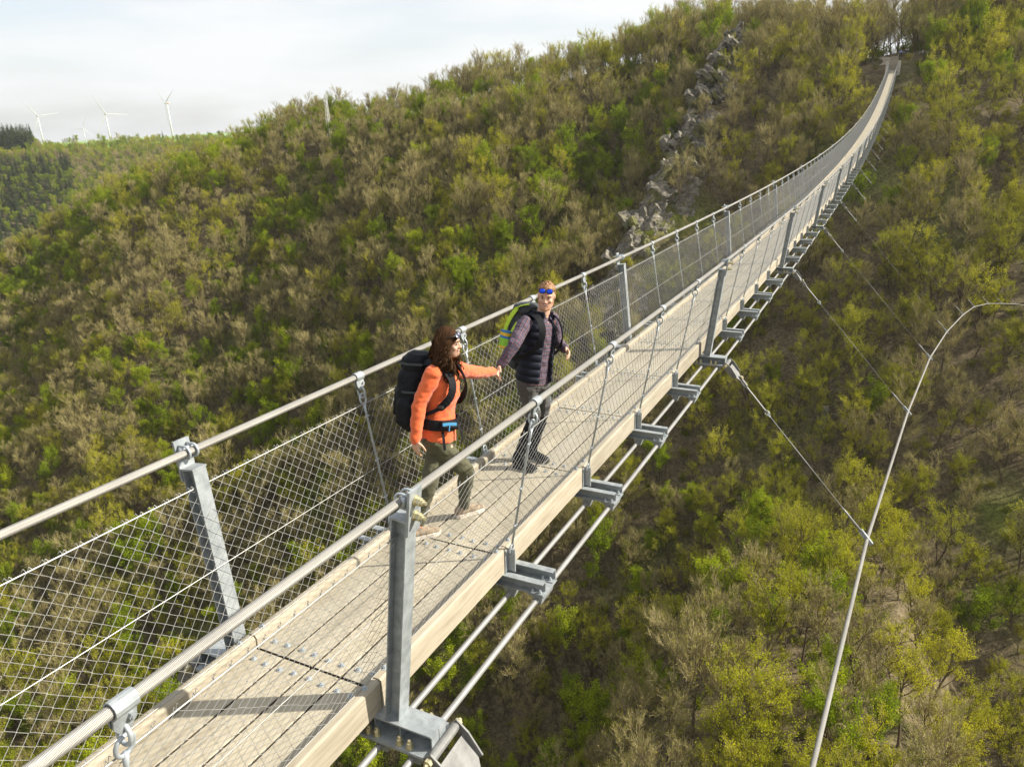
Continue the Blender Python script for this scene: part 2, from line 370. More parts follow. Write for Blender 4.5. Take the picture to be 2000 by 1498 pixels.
chain(mb, [Wj['rsh'], Wj['relb'], Wj['rwr']], [.05, .04, .028]); chain(mb, [Wj['lsh'], Wj['lelb'], Wj['lwr']], [.05, .04, .028])
hand(mb, Wj['rwr'], V((-.03, -.04, -1)), V((.25, .9, .1)), 1, .38, .95); hand(mb, HN-V((.02, .93, -.30)).normalized()*.07, V((.02, .93, -.30)), V((-.85, .1, -.45)), 1, .85, .95)
for s in 'rl': chain(mb, [Wj[s+'hip'], Wj[s+'knee'], Wj[s+'ank'], Wj[s+'heel']+V((0, 0, .05))], [.08, .052, .036, .03])
blob('body', mb, M['skin'], woman, .0055, 2)
face(woman, *FW, M['hairb'], True)
mb = MB()
loft(mb, [(TW(t, 0, o), Lw*a, Fw*b) for t, a, b, o in ((-.075, .168, .142, .01), (.0, .172, .145, .01), (.2, .160, .132, .005), (.42, .142, .112, .01), (.62, .152, .128, .03), (.78, .158, .122, .022), (.9, .150, .095, .005), (.98, .095, .07, 0), (1.03, .068, .062, .005), (1.10, .066, .06, .012))])
chain(mb, [Wj['rsh']-Lw*-.01, Wj['relb'], Wj['rwr']+V((0, 0, .0))], [.074, .060, .046]); chain(mb, [Wj['lsh'], Wj['lelb'], Wj['lwr']], [.072, .056, .044])
blob('jacket', mb, M['orange'], woman, .008, 3, .010, 11, (1, 1, 1.5))
mb = MB(); ell(mb, HC-U_*.02, Lw*.165, Fw*.13, U_*.12)
for s in 'rl': chain(mb, [Wj[s+'hip']-U_*.03, Wj[s+'knee'], Wj[s+'knee'].lerp(Wj[s+'ank'], .35), Wj[s+'ank']], [.098, .068, .066, .050])
blob('trousers', mb, M['olive'], woman, .008, 3, .011, 13, (1, 1, 1.3))
for s in 'rl': shoe(woman, Wj[s+'heel'], Wj[s+'toe'], Wj[s+'ank'], M['tan'], M['sole'], M['lace'])
# hair: a full scalp and long curls
hm = MB(); PF = lambda x, y, z: P(x, y, z)
loft(hm, [(P(0, y, z), l_*a, f_*b) for z, y, a, b in ((-.16, -.06, .085, .045), (-.10, -.055, .080, .050), (-.05, -.045, .080, .062), (.0, -.034, .080, .072), (.05, -.022, .080, .086), (.085, -.012, .071, .086), (.11, -.010, .052, .066), (.124, -.012, .02, .03))])
rr_ = random.Random(5)
def curl(p0, pts, r0, tw, amp):
    L0 = smoothpts([p0]+pts, 7); ph = rr_.uniform(0, 6.28); out = []
    for i, p in enumerate(L0):
        t = i/(len(L0)-1); am = amp*min(1, max(0, t-.25)*2.0)+.0015; q = ph+t*tw
        out.append(p+l_*am*math.cos(q)+f_*am*math.sin(q))
    hm.tube(out, [r0*(1-.55*(i/(len(out)-1))) for i in range(len(out))], 6)
def topz(y): return .131*math.sqrt(max(.05, 1-((y+.012)/.105)**2))
for k in range(330):
    sd2 = rr_.choice((-1, 1)); yy = rr_.uniform(-.098, .080); hz_ = topz(yy); fr = max(0, (yy+.02)/.10)       # fr: how far to the front
    out = rr_.uniform(.088, .108); ln = rr_.uniform(.12, .30); bk = yy*.9-.022-.012*fr
    if yy < -.06: sd2 *= rr_.uniform(.1, 1)
    p0 = P(sd2*rr_.uniform(.0, .012), yy, hz_+.003)
    p1 = P(sd2*.052, yy*.98-.006, hz_-.030+rr_.uniform(-.004, .008)); p2 = P(sd2*(.083+.012*rr_.random()), bk, .02-.03*fr)
    p3 = P(sd2*out, bk-.004+rr_.uniform(-.015, .015), -.07); dr = rr_.uniform(-.02, .03)+.055*fr
    p4 = P(sd2*(out+rr_.uniform(-.015, .035)), bk+dr*.6, -.07-ln*.5); p5 = P(sd2*(out+rr_.uniform(-.03, .03)), bk+dr, -.07-ln)
    curl(p0, [p1, p2, p3, p4, p5], rr_.uniform(.0065, .0125), rr_.uniform(14, 30), rr_.uniform(.008, .026))
hm.build('hair', M['hairb'], woman, True)
# ---- her rucksack
pk = thing('backpack', 'large black trekking rucksack on the back of the woman in orange', 'backpack', TW(.5, 0, -.26))
mb = MB(); Bc = lambda t, a=0, b=0: TW(t, a, b)
loft(mb, [(Bc(t, 0, -.215-o), Lw*a, Fw*b) for t, a, b, o in ((-.02, .09, .06, -.02), (.06, .145, .10, 0), (.25, .165, .125, .015), (.55, .165, .13, .02), (.82, .155, .125, .015), (.90, .145, .11, .005), (.93, .152, .118, .005), (1.06, .145, .11, .01), (1.13, .11, .085, .0), (1.16, .06, .05, 0))], 28, .75)
for s in (-1, 1): loft(mb, [(Bc(t, s*.165, -.22), Lw*a, Fw*b) for t, a, b in ((.08, .02, .05), (.15, .045, .075), (.42, .045, .075), (.5, .02, .05))], 14, .8)
loft(mb, [(Bc(t, 0, -.34), Lw*a, Fw*b) for t, a, b in ((.15, .06, .02), (.22, .12, .045), (.6, .12, .04), (.68, .06, .02))], 16, .8)
blob('pack_body', mb, M['black'], pk, .008, 2, .008, 12)
for s in (-1, 1):
    pts = smoothpts([TW(1.02, s*.085, -.12), TW(1.06, s*.10, -.04), TW(1.03, s*.105, .05), TW(.86, s*.105, .145), TW(.66, s*.125, .16), TW(.47, s*.155, .095), TW(.36, s*.178, .0), TW(.28, s*.165, -.11)])
    nn = [((p-TW(min(.9, max(.2, (p-HC).dot(U_)/HW-.1)))).normalized()) for p in pts]
    st = ribbon('shoulder_strap', pts, nn, [.06]*21+[.03]*(len(pts)-21), M['black'], pk, .012)
    bk = MB(); bk.box(-.02, .02, -.012, .012, -.008, .012, 0, Matrix.Translation(pts[20]+nn[20]*.014)); bk.build('buckle', M['buckle'], st)
pts = [TW(.20, -.172*math.cos(a), .150*math.sin(a)+.004) for a in [(-.9+k*.25)*1.0 for k in range(20)]]
ribbon('hip_belt', pts, [(p-TW(.20)).normalized() for p in pts], .085, M['black'], pk, .016)
mb = MB(); c = TW(.20, -.105, .140); nd = (-Lw*.62+Fw*.78).normalized(); td = U_.cross(nd)
loft(mb, [(c+nd*.01-U_*.04, td*.06, nd*.012), (c+nd*.02, td*.075, nd*.034), (c+nd*.012+U_*.045, td*.065, nd*.015)], 16, .8); blob('belt_pouch', mb, M['black'], pk, .006, 1)
ribbon('pouch_zip', [c+nd*.036+td*x+U_*(.026-.06*abs(x)) for x in (-.06, -.03, 0, .03, .06)], [nd]*5, .022, M['blueb'], pk, .008)
ribbon('zip_pull', [c+nd*.05+td*-.005+U_*z for z in (.02, -.01, -.03)], [nd]*3, .008, M['blueb'], pk, .004)
ribbon('strap_tail', [TW(.12, -.14, .118), TW(.02, -.145, .135), TW(-.07, -.145, .145), TW(-.14, -.142, .15)], [(-Lw+Fw)]*4, .022, M['black'], pk, .004)
ribbon('strap_tail', [TW(.20, .0, .17), TW(.10, .03, .20), TW(-.02, .05, .21), TW(-.10, .06, .19)], [Fw]*4, .026, M['black'], pk, .004)
ribbon('compression_strap', [Bc(.62, -.168, -.10), Bc(.60, -.178, -.22), Bc(.58, -.12, -.355), Bc(.57, 0, -.385)], [-Lw, -Lw, -Lw-Fw, -Fw], .018, M['gpack'], pk, .005)
ribbon('compression_strap', [Bc(1.02, -.15, -.10), Bc(1.0, -.165, -.22), Bc(.98, -.10, -.35), Bc(.97, 0, -.36)], [-Lw, -Lw, -Lw-Fw, -Fw], .018, M['gpack'], pk, .005)
def glasses(label, P, f, u, l, lensm, z0, y0, tilt):
    g = thing('sunglasses', label, 'sunglasses', P(0, y0, z0)); f2 = (f*math.cos(tilt)+u*math.sin(tilt)); u2 = (u*math.cos(tilt)-f*math.sin(tilt)); c = P(0, y0, z0)
    for s in (-1, 1):
        q = c+l*s*.034; le = MB(); loft(le, [(q-f2*.002, l*.026, u2*.020), (q+f2*.003, l*.026, u2*.020), (q+f2*.005, l*.014, u2*.010)], 16, .7); le.build('lens', lensm, g, True)
        fr = MB(); fr.tube([q+l*.028*math.copysign(abs(math.cos(t))**.7, math.cos(t))+u2*.022*math.copysign(abs(math.sin(t))**.7, math.sin(t)) for t in [2*PI*k/16 for k in range(17)]], .0032, 6); fr.build('rim', M['frame'], g, True)
        am = MB(); am.tube([q+l*s*.028+u2*.012, P(s*.080, y0-.05, z0-.004), P(s*.080, y0-.12, z0-.02)], [.004, .003, .003], 6); am.build('temple_arm', M['frame'], g, True)
    b = MB(); b.tube([c-l*.008+u2*.006, c+f2*.003+u2*.008, c+l*.008+u2*.006], .003, 6); b.build('bridge_piece', M['frame'], g, True); return g
g1 = glasses('dark sunglasses pushed up into the long dark hair of the woman', P, f_, u_, l_, M['glens'], .078, .086, .75)
# ---- the man
Mj = {k: V(v) for k, v in dict(head=(.125, 3.435, 1.560), neck=(.078, 3.420, 1.345), rsh=(-.015, 3.250, 1.325), relb=(-.025, 3.03, 1.185), rwr=(-.112, 2.925, 1.010), lsh=(.112, 3.585, 1.290), lelb=(.105, 3.715, 1.03), lwr=(.262, 3.545, 1.025),
     rhip=(-.012, 3.235, .762), lhip=(.062, 3.392, .735), rknee=(.012, 3.335, .345), lknee=(.020, 3.525, .33), rank=(-.125, 3.245, -.062), lank=(-.090, 3.480, -.070), rheel=(-.155, 3.244, 0), rtoe=(.051, 3.214, 0), lheel=(-.129, 3.506, 0), ltoe=(.040, 3.470, 0)).items()}
for k in ('rheel', 'rtoe', 'lheel', 'ltoe'): Mj[k].z = zd(Mj[k].y)-.086
man = thing('person', 'smiling man in plaid shirt and dark quilted vest looking back on the deck', 'person', (-.05, 3.37, zd(3.37)-.086))
HC2 = (Mj['rhip']+Mj['lhip'])/2; Um = Mj['neck']-HC2; HM = Um.length; Um = Um.normalized(); Lm = Mj['lsh']-Mj['rsh']; Lm = (Lm-Um*Lm.dot(Um)).normalized(); Fm = Lm.cross(Um)
TM = lambda t, a=0, b=0: HC2+Um*HM*t+Lm*a+Fm*b
mb = MB(); P2_, f2_, u2_, l2_ = head(mb, Mj['head'], V((.30, -.94, -.16)), V((.10, .0, 1)), False)
cap(mb, Mj['neck']-Um*.03, Mj['head']-u2_*.06-f2_*.015, .062, .060)
loft(mb, [(TM(t), Lm*a, Fm*b) for t, a, b in ((-.05, .15, .11), (.3, .15, .11), (.7, .165, .12), (.88, .16, .10), (.97, .09, .07), (1.02, .06, .06))])
chain(mb, [Mj['rsh'], Mj['relb'], Mj['rwr']], [.055, .045, .031]); chain(mb, [Mj['lsh'], Mj['lelb'], Mj['lwr']], [.055, .045, .031])
hand(mb, Mj['lwr'], V((.72, -.55, -.38)), V((-.45, -.75, -.2)), -1, .80); hand(mb, HN-V((-.03, -.80, -.55)).normalized()*.075, V((-.03, -.80, -.55)), V((.75, .1, -.2)), 1, .80)
for s in 'rl': chain(mb, [Mj[s+'hip'], Mj[s+'knee'], Mj[s+'ank'], Mj[s+'heel']+V((0, 0, .05))], [.085, .055, .04, .035])
blob('body', mb, M['skin'], man, .0055, 2); face(man, P2_, f2_, u2_, l2_, M['hairr'], False)
mb = MB()
loft(mb, [(P2_(0, y, z), l2_*a, f2_*b) for z, y, a, b in ((-.06, -.055, .062, .048), (-.02, -.045, .074, .062), (.02, -.032, .079, .075), (.05, -.018, .081, .092), (.078, -.004, .077, .100), (.10, .0, .066, .092), (.122, .004, .046, .066), (.134, .006, .02, .03))])
r3_ = random.Random(8)
for k in range(70):
    a = r3_.uniform(0, 6.28); rad = r3_.uniform(0, .8); x = math.cos(a)*.065*rad; y = math.sin(a)*.085*rad; z = .125-.05*rad**2
    cap(mb, P2_(x, y, z-.01), P2_(x+r3_.uniform(-.015, .015), y+r3_.uniform(-.005, .025), z+r3_.uniform(.008, .022)), .009, .005, 6)
blob('hair', mb, M['hairr'], man, .005, 1, .005, 60)
M['stub'] = simple('stubble', (.40, .21, .125), .7, 0, .15, 90); mb = MB()
for s in (-1, 1): chain(mb, [P2_(s*.068, .01, -.035), P2_(s*.060, .035, -.072), P2_(s*.036, .072, -.100), P2_(0, .088, -.108)], [.006, .012, .014, .016]); cap(mb, P2_(0, .101, -.0365), P2_(s*.026, .091, -.044), .0055, .004, 8)
blob('beard', mb, M['stub'], man, .005, 2)
mb = MB(); sh = [(-.035, .175, .125), (.1, .172, .122), (.4, .165, .118), (.7, .175, .125), (.88, .17, .105), (.97, .10, .078), (1.02, .07, .068), (1.07, .072, .07)]
loft(mb, [(TM(t), Lm*a, Fm*b) for t, a, b in sh])
chain(mb, [Mj['rsh'], Mj['relb'], Mj['rwr']], [.074, .060, .045]); chain(mb, [Mj['lsh'], Mj['lelb'], Mj['lwr']], [.074, .060, .045])
bones = [(TM(-.1), TM(1.05), .15, 0.0), (Mj['rsh'], Mj['relb'], .065, .0), (Mj['relb'], Mj['rwr'], .055, (Mj['relb']-Mj['rsh']).length), (Mj['lsh'], Mj['lelb'], .065, .0), (Mj['lelb'], Mj['lwr'], .055, (Mj['lelb']-Mj['lsh']).length)]
blob('shirt', mb, M['plaid'], man, .007, 2, .009, 14, (1, 1, 1.3), bone_uv(bones, V((.3, .2, .9)).normalized()))
for s in (-1, 1):
    ribbon('collar', [TM(1.05, s*.062, -.01), TM(1.045, s*.055, .045), TM(1.0, s*.035, .085)], [Lm*s, Lm*s+Fm, Fm+Um*.3], [.05, .05, .02], M['plaid'], man, .006)
# open quilted vest
def vest():
    mb = MB(); rows = []; rgs = [(.0, .186, .145, .44), (.06, .192, .152, .44), (.45, .176, .142, .40), (.75, .182, .148, .36), (.88, .176, .126, .38), (.96, .125, .095, .45), (1.0, .092, .086, .50), (1.05, .098, .094, .50), (1.11, .104, .10, .55)]
    ts = [r[0] for r in rgs]; n = 44; nt = 90; vs = []
    for i in range(nt):
        t = ts[-1]*i/(nt-1); a = np.interp(t, ts, [r[1] for r in rgs]); b = np.interp(t, ts, [r[2] for r in rgs]); op = np.interp(t, ts, [r[3] for r in rgs])
        q = abs(math.sin(PI*t/.115))**.5; puff = .016*(q-.5) if t < 1 else .004
        for side in (1, 0):
            for k in range(n):
                th = PI/2+op+(2*PI-2*op)*k/(n-1)                        # start beside the zip and run round the back
                e = (puff*side-(.014 if side == 0 else 0)); fl = .05*max(0, .5-t)*max(0, 1-k/9)+.03*max(0, .5-t)*max(0, 1-(n-1-k)/9)
                vs.append(TM(t, (a+e)*math.cos(th), (b+e+fl)*math.sin(th)))
    fs = []; W2 = 2*n
    for i in range(nt-1):
        for k in range(n-1):
            fs.append((i*W2+k, i*W2+k+1, (i+1)*W2+k+1, (i+1)*W2+k)); fs.append((i*W2+n+k+1, i*W2+n+k, (i+1)*W2+n+k, (i+1)*W2+n+k+1))
        for k in (0, n-1): fs.append((i*W2+k, (i+1)*W2+k, (i+1)*W2+n+k, i*W2+n+k))
    for i in (0, nt-1):
        for k in range(n-1): fs.append((i*W2+k, i*W2+k+1, i*W2+n+k+1, i*W2+n+k))
    mb.add(vs, fs); return mb.build('vest', M['down'], man, True)
vest()
mb = MB(); ell(mb, HC2-Um*.0, Lm*.168, Fm*.122, Um*.13)
for s in 'rl': chain(mb, [Mj[s+'hip']-Um*.02, Mj[s+'knee'].lerp(Mj[s+'hip'], .15)], [.102, .080])
blob('shorts', mb, M['grey'], man, .008, 3, .012, 13, (1, 1, 1.3))
mb = MB()
for s in 'rl': chain(mb, [Mj[s+'knee'].lerp(Mj[s+'hip'], .2), Mj[s+'knee'], Mj[s+'knee'].lerp(Mj[s+'ank'], .35), Mj[s+'ank']], [.068, .062, .064, .054])
blob('lower_trousers', mb, M['gaiter'], man, .008, 3, .009, 14, (1, 1, 1.6))
for s in 'rl': shoe(man, Mj[s+'heel'], Mj[s+'toe'], Mj[s+'ank'], M['gaiter'], M['frame'], None, 'boot', .03)
g2 = glasses('blue mirrored sunglasses pushed up on the auburn hair of the man', P2_, f2_, u2_, l2_, M['lens'], .082, .100, .45)
bp = thing('backpack', 'grey and lime hiking rucksack on the back of the man in the vest', 'backpack', TM(.6, 0, -.25))
mb = MB(); loft(mb, [(TM(t, 0, -.21-o), Lm*a, Fm*b) for t, a, b, o in ((.12, .10, .05, 0), (.2, .145, .085, .0), (.5, .155, .105, .02), (.8, .15, .11, .02), (1.0, .14, .10, .01), (1.1, .10, .07, 0))], 28, .78)
blob('pack_body', mb, M['gpack'], bp, .008, 2, .007, 12)
mb = MB(); loft(mb, [(TM(t, 0, b0), Lm*a, Fm*b) for t, a, b, b0 in ((1.0, .13, .09, -.20), (1.06, .150, .115, -.20), (1.14, .145, .11, -.19), (1.19, .09, .06, -.19))], 24, .8); blob('pack_lid', mb, M['gpack'], bp, .008, 2, .006, 14)
for s in (-1, 1):
    ribbon('trim_band', smoothpts([TM(1.18, s*.085, -.10), TM(1.12, s*.150, -.17), TM(.95, s*.165, -.24), TM(.75, s*.168, -.29), TM(.55, s*.165, -.30)]), [Um]*5+[Lm*s]*12, [.06]*5+[.045]*12, M['lime'], bp, .008)
    ribbon('trim_band', smoothpts([TM(.88, s*.163, -.15), TM(.72, s*.169, -.20), TM(.56, s*.170, -.22)]), [Lm*s]*9, .03, M['lime'], bp, .008)
    pts = smoothpts([TM(1.0, s*.10, -.12), TM(1.05, s*.115, -.02), TM(1.0, s*.128, .09), TM(.84, s*.130, .158), TM(.64, s*.150, .150), TM(.47, s*.188, .065), TM(.38, s*.195, -.05), TM(.3, s*.17, -.13)])
    ribbon('shoulder_strap', pts, [(p-TM(.6)).normalized() for p in pts], [.062]*18+[.03]*(len(pts)-18), M['black'], bp, .012)
mb = MB(); c = TM(.62, -.185, -.26); 
for z0, z1, mt, nm in ((-.085, -.01, 'pgreen', 'side_pouch'), (-.012, .012, 'blue', 'pouch_band'), (.010, .045, 'yel', 'pouch_band'), (.044, .062, 'blue', 'pouch_band')):
    q = MB(); loft(q, [(c+Um*z0, Lm*.034, Fm*.062), (c+Um*z1, Lm*.036, Fm*.066)], 18, .7); q.build(nm, M[mt], bp)
q = MB(); loft(q, [(c-Um*.105, Lm*.033, Fm*.060), (c-Um*.084, Lm*.034, Fm*.062)], 18, .7); q.build('pouch_band', M['yel'], bp)
for e in (woman, man, pk, bp, g1, g2): under(e); clean(e)

# ------------------------------------------------------------------ the bridge
bridge = thing('suspension_bridge', 'long wooden pedestrian rope bridge with galvanised posts and wire mesh sides spanning the valley', 'bridge')
N0 = -5
def modmat(n):
    y0, y1 = n*S, (n+1)*S; dz = zd(y1)-zd(y0); L = math.hypot(S, dz)
    return Matrix.Translation((0, y0, zd(y0))) @ Matrix.Rotation(math.atan2(dz, S), 4, 'X') @ Matrix.Scale(L/S, 4, V((0, 1, 0)))
def jmat(n):
    sl = CA+2*CB*n*S
    return Matrix.Translation((0, n*S, zd(n*S))) @ Matrix.Rotation(math.atan(sl), 4, 'X')
# deck planks -------------------------------------------------------
PX = (-.3375, -.1125, .1125, .3375)
def plank_mb(sd):
    r = random.Random(sd); mb = MB(); w = .1055; y0, y1 = .007+r.random()*.004, S-.007-r.random()*.004; c = .004
    zt = -.085-r.random()*.003
    prof = [(-w, -.14), (w, -.14), (w, zt-c), (w-c, zt), (-w+c, zt), (-w, zt-c)]
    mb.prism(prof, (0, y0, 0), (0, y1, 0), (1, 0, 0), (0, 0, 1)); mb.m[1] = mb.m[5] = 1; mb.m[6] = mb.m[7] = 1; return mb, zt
def bolt_mb():
    mb = MB(); mb.cyl((0, 0, 0), (0, 0, .003), .019, 12); mb.cyl((0, 0, .0028), (0, 0, .015), .0125, 6); mb.cyl((0, 0, .0149), (0, 0, .021), .006, 8); return mb
bolt_me = bolt_mb().mesh('plank_bolt', M['rod'])
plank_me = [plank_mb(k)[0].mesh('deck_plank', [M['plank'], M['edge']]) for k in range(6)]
BP = [(-.052, .10), (.052, .10), (-.052, S-.10), (.052, S-.10)]
cnt = 0
rest = MB(); restk = MB()
for n in range(N0, NEND):
    mm = modmat(n)
    for k, px in enumerate(PX):
        m4 = mm @ Matrix.Translation((px, 0, 0))
        if -3 <= n < 22:
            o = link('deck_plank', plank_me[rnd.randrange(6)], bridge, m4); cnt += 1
            if n < 12:
                for bx, by in BP:
                    link('bolt', bolt_me, o, Matrix.Translation((bx, by+rnd.uniform(-.01, .01), -.086)) @ Matrix.Rotation(rnd.random()*6, 4, 'Z'))
        else:
            w = .1095
            rest.prism([(-w, -.14), (w, -.14), (w, -.086), (-w, -.086)], m4 @ V((0, .008, 0)), m4 @ V((0, S-.008, 0)), (1, 0, 0), (0, 0, 1))
tag(rest.build('deck_plank', M['plank'], bridge), 'remaining pale planks running on to the far end of the deck', kind='stuff')
# kerb beams --------------------------------------------------------
def kerb_mb(s):
    mb = MB(); c = .012
    prof = [(s*.4535, -.2), (s*.53, -.2), (s*.53, -c), (s*(.53-c), 0), (s*(.4535+.015), 0), (s*.4535, -.02)]
    if s < 0: prof = prof[::-1]
    mb.prism(prof, (0, .006, 0), (0, S-.006, 0), (1, 0, 0), (0, 0, 1)); return mb
for s in (-1, 1):
    me = kerb_mb(s).mesh('kerb_beam', M['kerb'])
    for n in range(N0, NEND):
        if -4 <= n < 45:
            o = link('kerb_beam', me, bridge, modmat(n))
            if n < 12:
                for by in (.10, S-.10): link('bolt', bolt_me, o, Matrix.Translation((s*.49, by, 0)))
        else:
            mm = modmat(n); q = [mm @ V((s*x, y, z)) for y in (.006, S-.006) for x, z in ((.4535, -.2), (.53, -.2), (.53, 0), (.4535, 0))]
            restk.add(q, [(0, 1, 2, 3), (7, 6, 5, 4), (0, 4, 5, 1), (1, 5, 6, 2), (2, 6, 7, 3), (3, 7, 4, 0)])
tag(restk.build('kerb_beam', M['kerb'], bridge), 'remaining kerb beams towards the far end', kind='stuff')
# cross beams -------------------------------------------------------
def channel(mb, y, x0, x1, z0, z1, d, t=.008):
    mb.box(x0, x1, y, y+t, z0, z1); mb.box(x0, x1, y-d, y, z1-t, z1); mb.box(x0, x1, y-d, y, z0, z0+t)
xb = MB()
channel(xb, -.03, -.87, .87, -.30, -.203, .055); channel(xb, .165, -.87, .87, -.30, -.203, .055)
nutm = MB(); nut_at = []
for s in (-1, 1):
    a, b = sorted((s*.74, s*.88)); xb.box(a, b, -.088, .178, -.311, -.301)
    a, b = sorted((s*.53, s*.64)); xb.box(a, b, -.085, .165, -.311, -.301)
    for cx in (.585, .818):                                     # saddles that grip the lower cables
        xb.prism([(-.05, 0), (.05, 0), (.032, -.075), (-.032, -.075)], (s*cx, -.075, -.312), (s*cx, .15, -.312), (1, 0, 0), (0, 0, 1))
    a, b = sorted((s*.533, s*.539)); xb.box(a, b, -.05, .05, -.2, -.015)
    a, b = sorted((s*.541, s*.60)); xb.box(a, b, -.006, .006, -.2, -.005)
    for nx in (.775, .84):
        for ny in (-.062, .135): nutm.nut((s*nx, ny, -.291), (0, 0, 1), .013, .016); nut_at.append((s*nx, ny, -.291))
xbm = xb.mesh('cross_beam', M['zinc']); nutme = nutm.mesh('nut', M['rod']); n1_ = MB(); n1_.nut((0, 0, 0), (0, 0, 1), .013, .016); nut_me = n1_.mesh('nut', M['rod'])
xb.add(nutm.v, nutm.f, 1); xb2_me = xb.mesh('cross_beam', [M['zinc'], M['rod']])
# post assembly -----------------------------------------------------
BASE = V((.632, 0, -.2)); TOP = V((.782, 0, 1.13))
def beam_mb():
    mb = MB()
    mb.box(-.92, .92, -.08, .08, -.21, -.2); mb.box(-.92, .92, -.005, .005, -.299, -.211)
    for s in (-1, 1):
        for x in (.52, .70, .915):
            a, b = sorted((s*x, s*(x+.008))); mb.box(a, b, -.075, -.006, -.299, -.211); mb.box(a, b, .006, .075, -.299, -.211)
        a, b = sorted((s*.45, s*.93)); mb.box(a, b, -.14, .16, -.318, -.30)
        for cx in (.585, .815):
            mb.prism([(-.06, 0), (.06, 0), (.035, -.09), (-.035, -.09)], (s*cx, -.1, -.319), (s*cx, .12, -.319), (1, 0, 0), (0, 0, 1))
    return mb
bn_at = []
def base_nut(mb, x, y):
    mb.cyl((x, y, -.30), (x, y, -.292), .024, 12); mb.cyl((x, y, -.293), (x, y, -.262), .019, 6); mb.cyl((x, y, -.263), (x, y, -.245), .010, 8)
def base_nuts():
    mb = MB()
    for s in (-1, 1):
        for x in (.50, .56, .72, .79):
            for y in (-.108, .128):
                base_nut(mb, s*x, y); bn_at.append((s*x, y))
    return mb
beam_me = beam_mb().mesh('post_beam', M['zinc']); bnut_me = base_nuts().mesh('base_nut', M['brass']); b1_ = MB(); base_nut(b1_, 0, 0); bn1_me = b1_.mesh('base_nut', M['brass'])
b2_ = beam_mb(); k_ = base_nuts(); b2_.add(k_.v, k_.f, 1); bn_at = bn_at[:16]
beam2_me = b2_.mesh('post_beam', [M['zinc'], M['brass']])
def post_mb(s):
    mb = MB(); b = V((s*BASE.x, 0, BASE.z)); t = V((s*TOP.x, 0, TOP.z)); d = (t-b).normalized()
    ax = V((0, 1, 0)).cross(d).normalized(); ay = V((0, 1, 0))
    if ax.x*s < 0: ax = -ax
    R4 = lambda a0, a1, b0, b1: [(a0, b0), (a1, b0), (a1, b1), (a0, b1)]
    for pr in (R4(-.05, -.042, -.05, .05), R4(.042, .05, -.05, .05), R4(-.0415, .0415, -.003, .003)):
        mb.prism(pr, b, t, ax, ay)
    mb.prism(R4(-.054, .054, -.054, .054), t, t+d*.012, ax, ay)
    mb.prism(R4(.052, .068, -.058, .058), t-d*.07, t+d*.19, ax, ay)       # tongue plate that carries the hand cable
    return mb, t, d, ax
post_me = {}; grip_me = {}; pbolt_me = {}
for s in (-1, 1):
    mb, t, d, ax = post_mb(s); post_me[s] = mb.mesh('post', M['zinc'])
    g = MB(); hc = V((s*.791, 0, 1.244))
    # saddle and u bolt
    g.prism([(-.03, -.05), (.03, -.05), (.03, .05), (-.03, .05)], hc+ax*.036, hc+ax*.012, d, V((0, 1, 0)))
    pts = []
    for k in range(9):
        q = PI*(-.5+k/8); pts.append(hc-ax*(math.cos(q)*.036)+d*(math.sin(q)*.040))
    pts = [pts[0]+ax*.07]+pts+[pts[-1]+ax*.07]
    for dy in (-.03, .03): g.tube([p+V((0, dy, 0)) for p in pts], .008, 8)
    grip_me[s] = g.mesh('cable_clamp', M['rod'], True)
    pbolt_me[s] = []
    for h in (.035, .125):
        bb = MB()
        for yy in (0,):
            p = t+d*h+ax*.068+V((0, yy, 0)); bb.cyl(p, p+ax*.008, .03, 14); bb.cyl(p+ax*.0078, p+ax*.038, .0235, 6); bb.cyl(p+ax*.0378, p+ax*.052, .018, 6); bb.cyl(p+ax*.0518, p+ax*.068, .011, 8)
        pbolt_me[s].append(bb.mesh('clamp_bolt', M['brass']))
